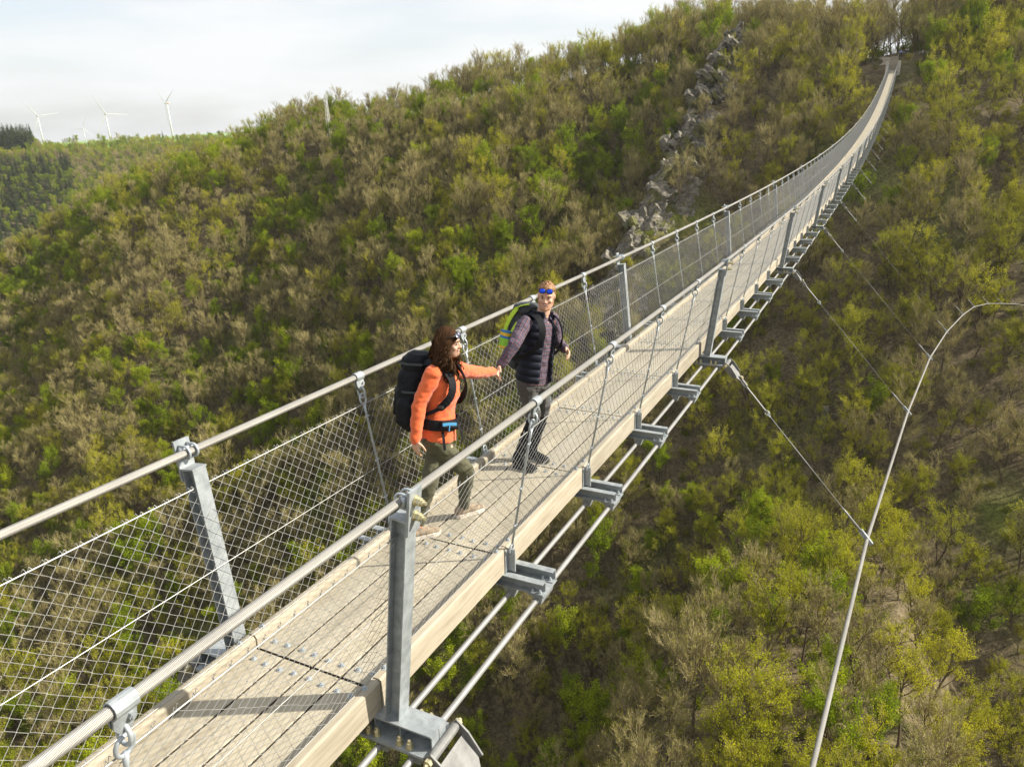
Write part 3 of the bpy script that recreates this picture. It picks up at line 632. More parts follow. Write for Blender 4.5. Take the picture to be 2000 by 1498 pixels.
# hangers -----------------------------------------------------------
def hanger_meshes(s):
    t = V((s*.791, 0, 1.244)); b = V((s*.565, 0, -.02)); d = (b-t).normalized(); out = V((0, 1, 0)).cross(d).normalized()
    if out.x*s < 0: out = -out
    c = MB()
    pts = [t+V((0, y, 0)) for y in (-.045, .045)]
    prof = []
    for k in range(13):
        q = -PI*.5+2*PI*(.04+.92*k/12); prof.append((math.cos(q)*.035, math.sin(q)*.035))
    inner = [(x*.8, z*.8) for x, z in prof[::-1]]
    c.prism(prof+inner, t+V((0, -.045, 0)), t+V((0, .045, 0)), (s, 0, 0), (0, 0, 1))
    for k in (-1, 1):                                             # the two cheeks of the clamp
        q = t+out*(.009*k)
        c.add([q+V((0, y, 0))+d*h+out*e for e in (-.0045, .0045) for y, h in ((-.045, .03), (.045, .03), (.045, .075), (.02, .115), (-.02, .115), (-.045, .075))],
              [(0, 1, 2, 3, 4, 5), (11, 10, 9, 8, 7, 6)]+[(i, (i+1) % 6+0, (i+1) % 6+6, i+6) for i in range(6)])
    c.cyl(t+d*.06+V((0, .022, 0))-out*.03, t+d*.06+V((0, .022, 0))+out*.03, .009, 8)
    c.cyl(t+d*.06+V((0, .022, 0))+out*.013, t+d*.06+V((0, .022, 0))+out*.026, .016, 6)
    e = MB(); el = []
    e.ring(t+d*.135, V((0, 1, 0)), .034, .009, 14, 7, up=d, sq=1.35)
    el.append(e); e = MB(); e.ring(t+d*.19, out, .036, .009, 14, 7, up=d, sq=1.25)
    el.append(e); e = MB(); e.ring(b-d*.02, out, .03, .008, 12, 6, up=d, sq=1.4)
    el.append(e); e = MB(); e.ring(b+d*.02, V((0, 1, 0)), .024, .007, 12, 6, up=d, sq=1.3)
    r = MB(); r.tube([t+d*.225, t+d*.3, b-d*.06], [.013, .0095, .0095], 8)
    for h in (.34, .72, 1.05):                                    # rope clips
        p = t+d*h; r.cyl(p-V((0, .022, 0)), p+V((0, .022, 0)), .009, 6)
    el.append(e); near = r.mesh('hanger_rod', M['rod'], True)
    for q in el: r.add(q.v, q.f)
    return near, r.mesh('hanger_rod', M['rod'], True), c.mesh('hanger_clamp', M['zinc']), [q.mesh('eye_link', M['rod'], True) for q in el]
hang = {s: hanger_meshes(s) for s in (-1, 1)}
hrest = MB()
beam_n = [n for n in range(-3, NEND+1)]
for n in beam_n:
    jm = jmat(n)
    if n % 5 == 0:
        o = link('post_beam', beam_me, bridge, jm)
        if n <= 5:
            for q in bn_at: link('base_nut', bn1_me, o, Matrix.Translation((q[0], q[1], 0)))
        else: o.data = beam2_me
        for s in (-1, 1):
            p = link('post', post_me[s], bridge, jm)
            link('cable_clamp', grip_me[s], p); [link('clamp_bolt', q, p) for q in pbolt_me[s]]
    else:
        o = link('cross_beam', xbm, bridge, jm)
        if n < 12:
            for q in nut_at: link('nut', nut_me, o, Matrix.Translation(q))
        else: o.data = xb2_me
        for s in (-1, 1):
            rn_, r_, c_, e_ = hang[s]
            if n <= 58:
                h = link('hanger_rod', rn_ if n <= 12 else r_, bridge, jm)
                if n <= 40: link('hanger_clamp', c_, h)
                if n <= 12: [link('eye_link', q, h) for q in e_]
            else: hrest.tube([jm @ V((s*.791, 0, 1.24)), jm @ V((s*.565, 0, -.02))], .012, 4, cap=False)
tag(hrest.build('hanger_rod', M['rod'], bridge), 'thin hanger rods near the far end', kind='stuff')
# cables ------------------------------------------------------------
def cable_mat():
    m, nt, N, L, b = nodes('stranded_cable')
    tc = N.new('ShaderNodeUVMap'); sp = N.new('ShaderNodeSeparateXYZ'); L.new(tc.outputs[0], sp.inputs[0])
    a = N.new('ShaderNodeMath'); a.operation = 'MULTIPLY_ADD'; a.inputs[1].default_value = 24*2*PI; L.new(sp.outputs[0], a.inputs[0])
    c = N.new('ShaderNodeMath'); c.operation = 'MULTIPLY'; c.inputs[1].default_value = 24*2*PI*1.5; L.new(sp.outputs[1], c.inputs[0]); L.new(c.outputs[0], a.inputs[2])
    si = N.new('ShaderNodeMath'); si.operation = 'SINE'; L.new(a.outputs[0], si.inputs[0])
    h = N.new('ShaderNodeMath'); h.operation = 'MULTIPLY_ADD'; h.inputs[1].default_value = .5; h.inputs[2].default_value = .5; L.new(si.outputs[0], h.inputs[0])
    n = noise_tex(N, L, 2.5, 4)
    r0 = ramp(N, L, n.outputs['Fac'], [(.3, (.22, .212, .195)), (.7, (.30, .29, .265))])
    r = ramp(N, L, h.outputs[0], [(0, (.55, .55, .55)), (.25, (1, 1, 1))])
    q = N.new('ShaderNodeMix'); q.data_type = 'RGBA'; q.blend_type = 'MULTIPLY'; q.inputs[0].default_value = .8
    L.new(r0.outputs[0], q.inputs[6]); L.new(r.outputs[0], q.inputs[7]); L.new(q.outputs[2], b.inputs['Base Color'])
    b.inputs['Roughness'].default_value = .45; b.inputs['Metallic'].default_value = .25
    bp = N.new('ShaderNodeBump'); bp.inputs['Strength'].default_value = .5; bp.inputs['Distance'].default_value = .003
    L.new(h.outputs[0], bp.inputs['Height']); L.new(bp.outputs[0], b.inputs['Normal']); return m
M['strand'] = cable_mat()
def curve_tube(name, pts, r, mat, parent, n=10):
    mb = MB(); mb.tube(pts, r, n, cap=True); me = mb.mesh(name, mat, True)
    uv = me.uv_layers.new(name='UVMap'); ds = [0]
    for i in range(1, len(pts)): ds.append(ds[-1]+(V(pts[i])-V(pts[i-1])).length)
    k = 0
    for p in me.polygons:
        if len(p.vertices) == 4:
            i0 = p.vertices[0]//n; c0 = p.vertices[0] % n
            for j, (a, b) in enumerate(((0, 0), (1, 0), (1, 1), (0, 1))):
                uv.data[p.loop_indices[j]].uv = ((c0+a)/n, ds[min(i0+b, len(ds)-1)])
    return link(name, me, parent)
ys = [n*S for n in np.arange(N0, NEND+.01, .5)]
for s in (-1, 1):
    curve_tube('hand_cable', [(s*.791, y, zd(y)+1.244) for y in ys], .0245, M['strand'], bridge, 12)
    for cx in (.585, .816):
        curve_tube('lower_cable', [(s*cx, y, zd(y)-.352) for y in ys], .022, M['cable'], bridge, 10)
# wire mesh sides ---------------------------------------------------
def fence(s):
    mb = MB(); T = (s*.742, 1.02); B = (s*.478, .005); rows = 27
    nx, nz = 1.012*s, .264                                        # out of plane direction
    ln = math.hypot(nx, nz); nx /= ln; nz /= ln
    y = N0*S; j = 0
    V_ = []; F_ = []
    while y < YEND:
        far = y > 60
        p = .046*(2 if far else 1); w = .00185*(1.0 if not far else 1.9); sub = rows if not far else 14
        w *= 1+1.0*min(1, max(0, (y-4)/26))
        ph = 1 if j % 2 else -1; pts = []
        jt = rnd.uniform(-.004, .004)
        for i in range(sub):
            t = i/(sub-1); yy = y+ph*(.5*p)*(1 if i % 2 == 0 else -1)+jt+rnd.uniform(-.0022, .0022)
            pts.append((B[0]+(T[0]-B[0])*t, yy, zd(yy)+B[1]+(T[1]-B[1])*t))
        k = pts[-1]
        if not far: pts.append((k[0]+nx*.004*ph, k[1]-ph*.010, k[2]+.026)); pts.append((k[0]+nx*.01*ph, k[1]-ph*.020, k[2]+.010))
        b0 = len(V_)
        for (x, yy, z) in pts:
            for c, d in ((1, 0), (-.5, .87), (-.5, -.87)):
                V_.append((x+nx*c*w, yy+d*w, z+nz*c*w*0))
        for i in range(len(pts)-1):
            for c in range(3):
                a = b0+i*3; F_.append((a+c, a+(c+1) % 3, a+3+(c+1) % 3, a+3+c))
        y += p; j += 1
    me = bpy.data.meshes.new('wire_mesh'); me.from_pydata(V_, [], F_); me.materials.append(M['wire']); me.update()
    o = link('wire_mesh', me, bridge)
    r = MB()
    for t, rr in ((1.0, .0038), (.5, .0025), (0.0, .0022)):
        r.tube([(B[0]+(T[0]-B[0])*t, y, zd(y)+B[1]+(T[1]-B[1])*t) for y in ys], rr, 5, cap=False)
    r.build('edge_rope', M['rope'] if s > 0 else M['wire'], o)
for s in (-1, 1): fence(s)
# wind cables and stay rods ----------------------------------------
WN = np.array([0, 5, 10, 15, 20, 25, 30, 35, 40, 45]); WX = np.array([2.70, 3.19, 3.89, 4.72, 5.74, 7.0, 8.29, 9.95, 11.85, 14.0])
WZ = np.array([-2.3, -3.05, -3.94, -4.91, -6.07, -7.2, -8.57, -10.12, -11.85, -13.61])
px3 = np.polyfit(WN, WX, 2); pz3 = np.polyfit(WN, WZ, 2)
def wpt(n):
    if n < 0: return (2.70+.07*n*.6, 0, -2.3-.11*n*.6)
    if n <= 45: return (np.interp(n, WN, WX), 0, np.interp(n, WN, WZ))
    return (np.polyval(px3, n), 0, np.polyval(pz3, n))
for s in (-1, 1):
    pts = []
    for n in range(-5, 71):
        x, _, z = wpt(n); pts.append((s*x, n*S, z))
    curve_tube('wind_cable', pts, .026, M['strand'], bridge, 8)
    for n in range(0, 70, 5):
        x, _, z = wpt(n); w = V((s*x, n*S, z)); a = V((s*.955, n*S, zd(n*S)-.305))
        d = (w-a).normalized(); y_ = V((0, 1, 0)); q = d.cross(y_).normalized(); L = (w-a).length
        r = MB()
        r.tube([a+d*.42, a+d*.48, a+d*.9, a+d*.94], [.010, .014, .014, .010], 8)
        r.tube([a+d*1.02, a+d*(L-.62)], .0065 if n < 10 else .0045 if n < 20 else .003, 6); r.tube([a+d*(L-.62), a+d*(L-.5), a+d*(L-.17)], [.01, .017, .020], 8)
        o = r.build('stay_rod', M['cable'], bridge, True)
        f = MB(); f.cyl(a-y_*.15-d*.012, a+y_*.15-d*.012, .03, 14)
        for k in (-1, 1):
            c0 = a+y_*(.145*k)
            f.add([c0+y_*e+d*u+q*v_ for e in (-.006, .006) for u, v_ in ((-.04, -.035), (.06, -.05), (.22, -.03), (.22, .03), (.06, .05), (-.04, .035))],
                  [(0, 1, 2, 3, 4, 5), (11, 10, 9, 8, 7, 6)]+[(i, (i+1) % 6, (i+1) % 6+6, i+6) for i in range(6)])
        f.add([a+y_*u+d*v_+q*e for e in (-.007, .007) for u, v_ in ((-.139, .05), (.139, .05), (.139, .2), (.045, .33), (-.045, .33), (-.139, .2))],
              [(0, 1, 2, 3, 4, 5), (11, 10, 9, 8, 7, 6)]+[(i, (i+1) % 6, (i+1) % 6+6, i+6) for i in range(6)])
        for k in (-1, 1): f.add([a+d*u+y_*v_+q*(e+.022*k) for e in (-.005, .005) for u, v_ in ((.25, -.03), (.44, -.03), (.44, .03), (.25, .03))], [(0, 1, 2, 3), (7, 6, 5, 4), (0, 4, 5, 1), (1, 5, 6, 2), (2, 6, 7, 3), (3, 7, 4, 0)])
        f.build('stay_fork', M['fork'], o)
        nb = MB(); nb.nut(a+y_*.152-d*.012, y_, .026, .026); nb.nut(a-y_*.152-d*.012, -y_, .026, .03); nb.nut(a+d*.29+q*.03, q, .03, .014); nb.nut(a+d*.29-q*.03, -q, .022, .02)
        nb.build('fork_bolt', M['brass'], o)
        k = MB()
        for t in (.96, L-.14): k.ring(a+d*t, y_, .03, .009, 10, 6, up=d, sq=1.5)
        k.ring(a+d*1.0, q, .024, .008, 10, 6, up=d, sq=1.4)
        k.add([w+d*u+q*v_+y_*e for e in (-.028, .028) for u, v_ in ((-.16, -.03), (.10, -.03), (.10, .03), (-.16, .03))], [(0, 1, 2, 3), (7, 6, 5, 4), (0, 4, 5, 1), (1, 5, 6, 2), (2, 6, 7, 3), (3, 7, 4, 0)])
        k.build('stay_clamp', M['zinc'], o)

# ------------------------------------------------------------------ terrain
AX = [-520, -420, -340, -284, -257, -222, -191, -169, -144, -113, -93, -69, -45, -28, -12, 3, 14, 30, 80, 200, 600]
AYC = [90, 115, 145, 159, 184, 196, 198, 199, 199, 201, 204, 207, 207, 204, 198, 192, 196, 208, 215, 220, 220]
AZC = [-100, -93, -66, -41, -19, -7, 0, 7.0, 6.5, 11.5, 13.5, 18, 19, 16.5, 15.5, 16, 16, 17, 24, 28, 30]
AYS = [85, 110, 135, 147, 172, 184, 187, 188, 188, 190, 188, 186, 180, 176, 173, 173, 174, 178, 180, 180, 180]
def _vnoise(x, y, seed):
    xi = np.floor(x).astype(np.int64); yi = np.floor(y).astype(np.int64); fx = x-xi; fy = y-yi
    fx = fx*fx*(3-2*fx); fy = fy*fy*(3-2*fy)
    def h(a, b):
        n = (a*374761393+b*668265263+seed*982451653) & 0x7fffffff
        n = ((n ^ (n >> 13))*1274126177) & 0x7fffffff
        return ((n ^ (n >> 16)) & 0xffff)/65535.0
    return (h(xi, yi)*(1-fx)+h(xi+1, yi)*fx)*(1-fy)+(h(xi, yi+1)*(1-fx)+h(xi+1, yi+1)*fx)*fy
def fbm(x, y, sc_, seed=1, oct=4):
    v = 0; a = .5; t = 0
    for k in range(oct):
        v = v+a*_vnoise(x/sc_*2**k+17.3*k, y/sc_*2**k-9.1*k, seed+k); t += a; a *= .5
    return v/t
def sstep(a, b, x):
    t = np.clip((x-a)/(b-a), 0, 1); return t*t*(3-2*t)
def ribx(y): return -33-.11*(182-y)
def terr(x, y, detail=True):
    x = np.asarray(x, float); y = np.asarray(y, float)
    yc = np.interp(x, AX, AYC); zc = np.interp(x, AX, AZC); ys_ = np.interp(x, AX, AYS)
    fall = np.interp(x, [-400, -200, -60, -20, 40], [.18, .18, .2, .33, .2])
    zs = zc-fall*(yc-ys_)
    t = ys_-y; k = np.interp(x, [-60, -10, 10, 60], [6, 2.5, 2.5, 6])
    drop = np.interp(x, [-250, -100, 0], [.66, .72, .80])*k*np.log1p(np.exp(np.clip(t/k, -30, 30)))
    b = np.interp(x, [-200, -80, -30], [.45, .30, 0])
    near = zs+fall*np.clip(y-ys_, 0, yc-ys_)-drop-b*np.clip(y-yc, 0, 260)
    m = sstep(0, 25, t)*sstep(-80, -60, near)
    near = near+m*(3.4*np.sin((x+.75*y)/17.0)+5.0*(fbm(x+.4*y, y*.6, 34, 5)-.5)*2)*np.interp(x, [-60, -40, -20], [1, .4, .35])
    u = x-ribx(y); w = sstep(120, 136, y)*(1-sstep(186, 196, y))
    near = near+w*(8.5*np.where(u > 0, np.exp(-np.abs(u)/15), np.exp(-(u/4.5)**2))-6*np.exp(-((u+20)/12)**2))
    if detail: near = near+.9*(fbm(x, y, 7, 11)-.5)*2*sstep(-6, 6, np.abs(x)-2)
    fl = -88+.02*np.abs(y)
    bank = -88+.72*np.clip(-y-35, 0, 150)
    q = x*-.85+y*.53
    far = -96+(93+10*(fbm(x, y, 220, 3)-.5))*sstep(560, 900, q)-22*sstep(1150, 2000, q)+14*(fbm(x, y, 120, 9)-.5)*sstep(560, 700, q)*(1-sstep(880, 960, q))
    near = np.where(x < -60, np.maximum(near, -100), near)
    h = np.maximum(np.maximum(near, fl), np.maximum(bank, far))
    # soften the joins
    h2 = np.log(np.exp((near-h)/3)+np.exp((fl-h)/3)+np.exp((bank-h)/3)+np.exp((far-h)/3))*3+h-1.2
    return h2
def axis(lo, hi, fine0, fine1, st):
    a = list(np.arange(fine0, fine1+.01, st)); d = st; p = fine1
    while p < hi: d *= 1.16; p += d; a.append(p)
    d = st; p = fine0; b = []
    while p > lo: d *= 1.16; p -= d; b.append(p)
    return np.array(b[::-1]+a)
gx = axis(-4200, 4200, -330, 90, 1.6); gy = axis(-4200, 4200, 20, 220, 1.6)
X, Y = np.meshgrid(gx, gy); Zt = terr(X, Y)
nx_, ny_ = len(gx), len(gy)
vs = np.stack([X, Y, Zt], -1).reshape(-1, 3)
ii = np.arange(ny_*nx_).reshape(ny_, nx_)
fs = np.stack([ii[:-1, :-1], ii[:-1, 1:], ii[1:, 1:], ii[1:, :-1]], -1).reshape(-1, 4)
gme = bpy.data.meshes.new('ground'); gme.from_pydata(vs.tolist(), [], fs.tolist())
gme.polygons.foreach_set('use_smooth', [True]*len(gme.polygons))
def ground_mat():
    m, nt, N, L, b = nodes('forest_floor')
    n1 = noise_tex(N, L, .5, 8, rough=.7); n2 = noise_tex(N, L, .045, 5); n3 = noise_tex(N, L, 3, 6, rough=.7)
    r1 = ramp(N, L, n1.outputs['Fac'], [(.3, (.07, .055, .034)), (.5, (.135, .107, .064)), (.72, (.21, .168, .105))])
    r2 = ramp(N, L, n1.outputs['Fac'], [(.3, (.06, .075, .014)), (.7, (.16, .19, .028))])
    n4 = noise_tex(N, L, 2.2, 8, rough=.75); r4_ = ramp(N, L, n4.outputs['Fac'], [(.36, (.45, .45, .45)), (.64, (1.35, 1.35, 1.3))])
    f = ramp(N, L, n2.outputs['Fac'], [(.50, (0, 0, 0)), (.66, (.8, .8, .8))])
    mx = N.new('ShaderNodeMix'); mx.data_type = 'RGBA'
    L.new(f.outputs[0], mx.inputs[0]); L.new(r1.outputs[0], mx.inputs[6]); L.new(r2.outputs[0], mx.inputs[7])
    mx0 = mx; mx = N.new('ShaderNodeMix'); mx.data_type = 'RGBA'; mx.blend_type = 'MULTIPLY'; mx.inputs[0].default_value = 1; L.new(mx0.outputs[2], mx.inputs[6]); L.new(r4_.outputs[0], mx.inputs[7])
    # meadow on the far plateau
    ge = N.new('ShaderNodeNewGeometry'); sp = N.new('ShaderNodeSeparateXYZ'); L.new(ge.outputs['Position'], sp.inputs[0])
    a = N.new('ShaderNodeMath'); a.operation = 'MULTIPLY'; a.inputs[1].default_value = -.85; L.new(sp.outputs[0], a.inputs[0])
    c = N.new('ShaderNodeMath'); c.operation = 'MULTIPLY_ADD'; c.inputs[1].default_value = .53; L.new(sp.outputs[1], c.inputs[0]); L.new(a.outputs[0], c.inputs[2])
    mr = N.new('ShaderNodeMapRange'); mr.inputs[1].default_value = 860; mr.inputs[2].default_value = 890; L.new(c.outputs[0], mr.inputs[0])
    m2 = N.new('ShaderNodeMix'); m2.data_type = 'RGBA'; L.new(mr.outputs[0], m2.inputs[0]); L.new(mx.outputs[2], m2.inputs[6])
    m2.inputs[7].default_value = (.16, .30, .035, 1)
    sn = N.new('ShaderNodeSeparateXYZ'); L.new(ge.outputs['Normal'], sn.inputs[0]); ms = N.new('ShaderNodeMapRange'); ms.inputs[1].default_value = .50; ms.inputs[2].default_value = .38; L.new(sn.outputs[2], ms.inputs[0])
    r5 = ramp(N, L, n3.outputs['Fac'], [(.3, (.06, .055, .045)), (.5, (.18, .165, .13)), (.7, (.34, .31, .25))])
    m3 = N.new('ShaderNodeMix'); m3.data_type = 'RGBA'; L.new(ms.outputs[0], m3.inputs[0]); L.new(m2.outputs[2], m3.inputs[6]); L.new(r5.outputs[0], m3.inputs[7])
    L.new(m3.outputs[2], b.inputs['Base Color']); b.inputs['Roughness'].default_value = .95; b.inputs['Specular IOR Level'].default_value = .1
    bp = N.new('ShaderNodeBump'); bp.inputs['Strength'].default_value = .8; bp.inputs['Distance'].default_value = .25
    L.new(n3.outputs['Fac'], bp.inputs['Height']); L.new(bp.outputs[0], b.inputs['Normal']); return m
gme.materials.append(ground_mat()); gme.update()
tag(link('ground', gme), kind='structure')

# ------------------------------------------------------------------ trees
def leaf_mat(name, c0, c1, c2, trans=.45):
    m, nt, N, L, b = nodes(name)
    oi = N.new('ShaderNodeObjectInfo'); ge = N.new('ShaderNodeNewGeometry')
    r = ramp(N, L, oi.outputs['Random'], [(0, c0), (.5, c1), (1, c2)])
    r2 = ramp(N, L, ge.outputs['Random Per Island'], [(0, (.62, .62, .62)), (1, (1.3, 1.25, 1.1))])
    q = N.new('ShaderNodeMix'); q.data_type = 'RGBA'; q.blend_type = 'MULTIPLY'; q.inputs[0].default_value = 1
    L.new(r.outputs[0], q.inputs[6]); L.new(r2.outputs[0], q.inputs[7])
    d = N.new('ShaderNodeBsdfDiffuse'); t = N.new('ShaderNodeBsdfTranslucent'); x = N.new('ShaderNodeMixShader'); x.inputs[0].default_value = trans
    L.new(q.outputs[2], d.inputs[0]); L.new(q.outputs[2], t.inputs[0]); L.new(d.outputs[0], x.inputs[1]); L.new(t.outputs[0], x.inputs[2])
    N.remove(b); L.new(x.outputs[0], N['Material Output'].inputs[0]); return m
M['bark'] = bark_mat('bark', (.085, .065, .042), (.15, .12, .08))
M['twig'] = bark_mat('bare_twigs', (.26, .225, .105), (.37, .32, .16))
M['twig2'] = bark_mat('budding_twigs', (.23, .20, .08), (.32, .28, .115))
M['bud'] = leaf_mat('opening_leaves', (.265, .28, .016), (.36, .385, .020), (.48, .47, .030))
M['leaf'] = leaf_mat('fresh_leaves', (.18, .25, .013), (.25, .34, .016), (.36, .42, .022))
M['shrub'] = leaf_mat('shrub_leaves', (.13, .17, .012), (.21, .25, .016), (.32, .31, .024))
M['needle'] = leaf_mat('needles', (.030, .050, .018), (.045, .065, .022), (.06, .08, .025), .15)
def rv(r): 
    while True:
        p = V((r.uniform(-1, 1), r.uniform(-1, 1), r.uniform(-1, 1)))
        if .05 < p.length < 1: return p.normalized()
def leafq(mb, p, r, s, mi=1):
    a = rv(r); b = a.cross(rv(r)).normalized(); w = s*r.uniform(.6, 1.1); h = s*r.uniform(.7, 1.2)
    mb.add([p-a*w*.5, p+b*h*.4, p+a*w*.5, p-b*h*.4], [(0, 1, 2, 3)], mi)
def tree_mb(kind, seed):
    r = random.Random(seed); tr = MB(); cr = MB()
    H = r.uniform(8.0, 10.5); spread = {'bare': .33, 'bud': .31, 'leafy': .33}[kind]
    def limb(p, d, L, rad, lvl, nseg):
        pts = [p]; rs = [rad]
        for k in range(nseg):
            d = (d+rv(r)*.20+V((0, 0, .10 if lvl else .02))).normalized(); p = p+d*(L/nseg); pts.append(p); rs.append(rad*(1-.75*(k+1)/nseg))
        tr.tube(pts, rs, (6, 4, 3)[min(lvl, 2)], cap=False); return pts, d
    stems = 1 if r.random() < .6 else 2
    tips = []
    for st in range(stems):
        d0 = (V((0, 0, 1))+V((r.uniform(-1, 1), r.uniform(-1, 1), 0))*(.10 if stems == 1 else .28)).normalized()
        tp, _ = limb(V((0, 0, -.6)), d0, H*r.uniform(.78, .9), .15 if stems == 1 else .11, 0, 6)
        nl = r.randint(10, 13) if stems == 1 else r.randint(7, 9)
        for k in range(nl):
            t = .34+.62*(k+r.random())/nl; q = t*(len(tp)-1); i = int(q); p = tp[i].lerp(tp[min(i+1, len(tp)-1)], q-i)
            az = k*2.4+r.uniform(-.5, .5); el = r.uniform(.35, .9)+t*.45
            d = V((math.cos(az)*math.cos(el), math.sin(az)*math.cos(el), math.sin(el)))
            L = H*spread*r.uniform(.7, 1.15)*(1.15-.5*abs(t-.5))
            lp, dd = limb(p, d, L, .055, 1, 3)
            for j in range(r.randint(5, 7)):
                tt = r.uniform(.3, 1); q = tt*3; i = min(int(q), 2); pp = lp[i].lerp(lp[i+1], q-i)
                d2 = (dd+rv(r)*.75+V((0, 0, .15))).normalized(); sp, d3 = limb(pp, d2, L*r.uniform(.3, .52), .02, 2, 2)
                tips.append((sp, d3))
    nt = {'bare': 9, 'bud': 7, 'leafy': 5}[kind]
    for sp, d3 in tips:
        if kind == 'bud' and r.random() < .12: lf = False
        else: lf = True
        for j in range(nt):
            p = sp[0].lerp(sp[2], r.uniform(.2, 1)); d = (d3+rv(r)*.7+V((0, 0, .55))).normalized(); L = r.uniform(.5, 1.15)
            side = d.cross(rv(r)).normalized(); p2 = p+d*L
            cr.strip(p, p2, .034 if kind == 'bare' else .028, side, 0)
            if kind == 'bare':
                for _ in range(3): 
                    d4 = (d+rv(r)*.7).normalized(); pa = p.lerp(p2, r.uniform(.2, .8)); cr.strip(pa, pa+d4*L*.5, .026, d4.cross(rv(r)).normalized(), 0)
                if r.random() < .55: leafq(cr, p2+rv(r)*.1, r, .12)
            elif kind == 'bud' and lf:
                for _ in range(r.randint(6, 9)): leafq(cr, p.lerp(p2, r.uniform(.2, 1.1))+rv(r)*.17, r, .125)
            elif kind == 'leafy':
                for _ in range(r.randint(10, 14)): leafq(cr, p.lerp(p2, r.uniform(0, 1.1))+rv(r)*.30, r, .185)
    return tr, cr
def shrub_mb(seed):
    r = random.Random(seed); tr = MB(); cr = MB()
    for k in range(7):
        az = r.uniform(0, 6.28); d = V((math.cos(az)*.6, math.sin(az)*.6, 1)).normalized(); L = r.uniform(1.0, 2.0)
        tr.tube([V((0, 0, -.3)), d*L*.5+rv(r)*.1, d*L], [.03, .02, .008], 3, cap=False)
        for j in range(60):
            p = d*L*r.uniform(.25, 1.05)+rv(r)*r.uniform(.1, .55); leafq(cr, p, r, .15)
    return tr, cr
def conifer_mb(seed):
    r = random.Random(seed); tr = MB(); cr = MB(); H = r.uniform(10, 13)
    tr.tube([V((0, 0, -.5)), V((0, 0, H*.5)), V((0, 0, H))], [.16, .1, .02], 5, cap=False)
    z = H*.18
    while z < H*.99:
        R = (1-z/H)**.75*H*.25+.2; n = 10
        for k in range(n):
            az = r.uniform(0, 6.28); e = V((math.cos(az), math.sin(az), -.25)); p0 = V((0, 0, z)); p1 = p0+e*R*r.uniform(.75, 1.1)
            s_ = V((-e.y, e.x, 0))*R*.28
            cr.add([p0, p0.lerp(p1, .6)+s_+V((0, 0, r.uniform(-.1, .1))), p1, p0.lerp(p1, .6)-s_], [(0, 1, 2, 3)], 1)
        z += .28+.3*R*.4
    return tr, cr
MATS = {'bare': ('twig', 'bud'), 'bud': ('twig2', 'bud'), 'leafy': ('bark', 'leaf'), 'shrub': ('bark', 'shrub'), 'pine': ('bark', 'needle')}
protos = {}
PC = bpy.data.collections.new('tree_sources')          # never linked to the scene: only meshes for the far wood
for kind, cnt_ in (('bare', 5), ('bud', 5), ('leafy', 3), ('shrub', 3), ('pine', 2)):
    lst = []
    for k in range(cnt_):
        sd = {'bare': 100, 'bud': 200, 'leafy': 300, 'shrub': 400, 'pine': 500}[kind]+k
        tr, cr = shrub_mb(sd) if kind == 'shrub' else conifer_mb(sd) if kind == 'pine' else tree_mb(kind, sd)
        ma = [M[q] for q in MATS[kind]]
        tme = tr.mesh('trunk', M['bark']); cme = cr.mesh('crown', ma)
        jm_ = MB(); jm_.v = tr.v+cr.v; jm_.f = tr.f+[tuple(i+len(tr.v) for i in f) for f in cr.f]; jm_.m = [2]*len(tr.f)+cr.m
        jme = jm_.mesh('whole_tree', ma+[M['bark']]); jo = bpy.data.objects.new('whole_tree', jme); PC.objects.link(jo)
        lst.append((tme, cme, jo))
    protos[kind] = lst

# ------------------------------------------------------------------ planting
SPOT = [(-1, 185), (2, 186), (7.5, 186.5)]
rg = np.random.default_rng(11)
def jitter_grid(x0, x1, y0, y1, st):
    a, b = np.meshgrid(np.arange(x0, x1, st), np.arange(y0, y1, st)); a = a.ravel(); b = b.ravel()
    return a+rg.uniform(-.5, .5, len(a))*st*.95, b+rg.uniform(-.5, .5, len(a))*st*.95
KINDS = ['bare', 'bud', 'leafy', 'shrub', 'pine']
def visible(x, y, z, mx=140, my=140):
    px, py, d = project(np.stack([x, y, z], -1)); return (d > 1) & (px > -mx) & (px < 2000+mx) & (py > -my-60) & (py < 1498+my), px, py, d
# trees of the valley side
tx, ty = jitter_grid(-345, 82, 18, 262, 3.35); tz = terr(tx, ty)
vis, px, py, dd = visible(tx, ty, tz+4)
yc = np.interp(tx, AX, AYC)
keep = vis & (ty < yc+np.where(tx < -60, 9, 55)) & ~((np.abs(tx) < 4.5) & (ty > 166) & (ty < 189)) & ~((np.abs(tx-3) < 8) & (ty > 183) & (ty < 189.5))
u = tx-ribx(ty); onrib = (np.abs(u+.5) < 4.2) & (ty > 118) & (ty < 187)
keep &= ~(onrib & (rg.random(len(tx)) < .93))
sl = fbm(tx, ty, 30, 21, 3); lf = fbm(tx-.6*ty, ty, 26, 33, 3); th = fbm(tx, ty, 15, 44, 3)
right = sstep(-42, -20, tx)
pb = np.clip(.52+2.0*(sl-.5)-(.13+.22*sstep(95, 135, ty))*right, .08, .90)              # share of still leafless trees
pl = np.clip(.12+2.6*(lf-.50), .03, .6)*np.where(tx > -40, .45, 1.0)
low = sstep(-58, -76, tz); pl = np.clip(pl+.22*low+.10*sstep(-140, -200, tx), 0, .8); pb = pb*(1-.25*sstep(-130, -200, tx))
rr = rg.random(len(tx)); r2 = rg.random(len(tx))
kind = np.where(r2 < pl, 2, np.where(rr < pb, 0, 1))
scl = (.62+.62*rg.random(len(tx))**1.3)*np.where(kind == 2, .90, 1.0)*np.where(kind == 0, 1.06, 1)
top = sstep(-14, 2, ty-yc+10)*sstep(-70, -45, tx); scl *= 1+.42*top
scl = np.where((tx < -120), scl*.86, scl)
steep = sstep(-45, -30, tx)*(1-top); scl *= 1-.08*steep
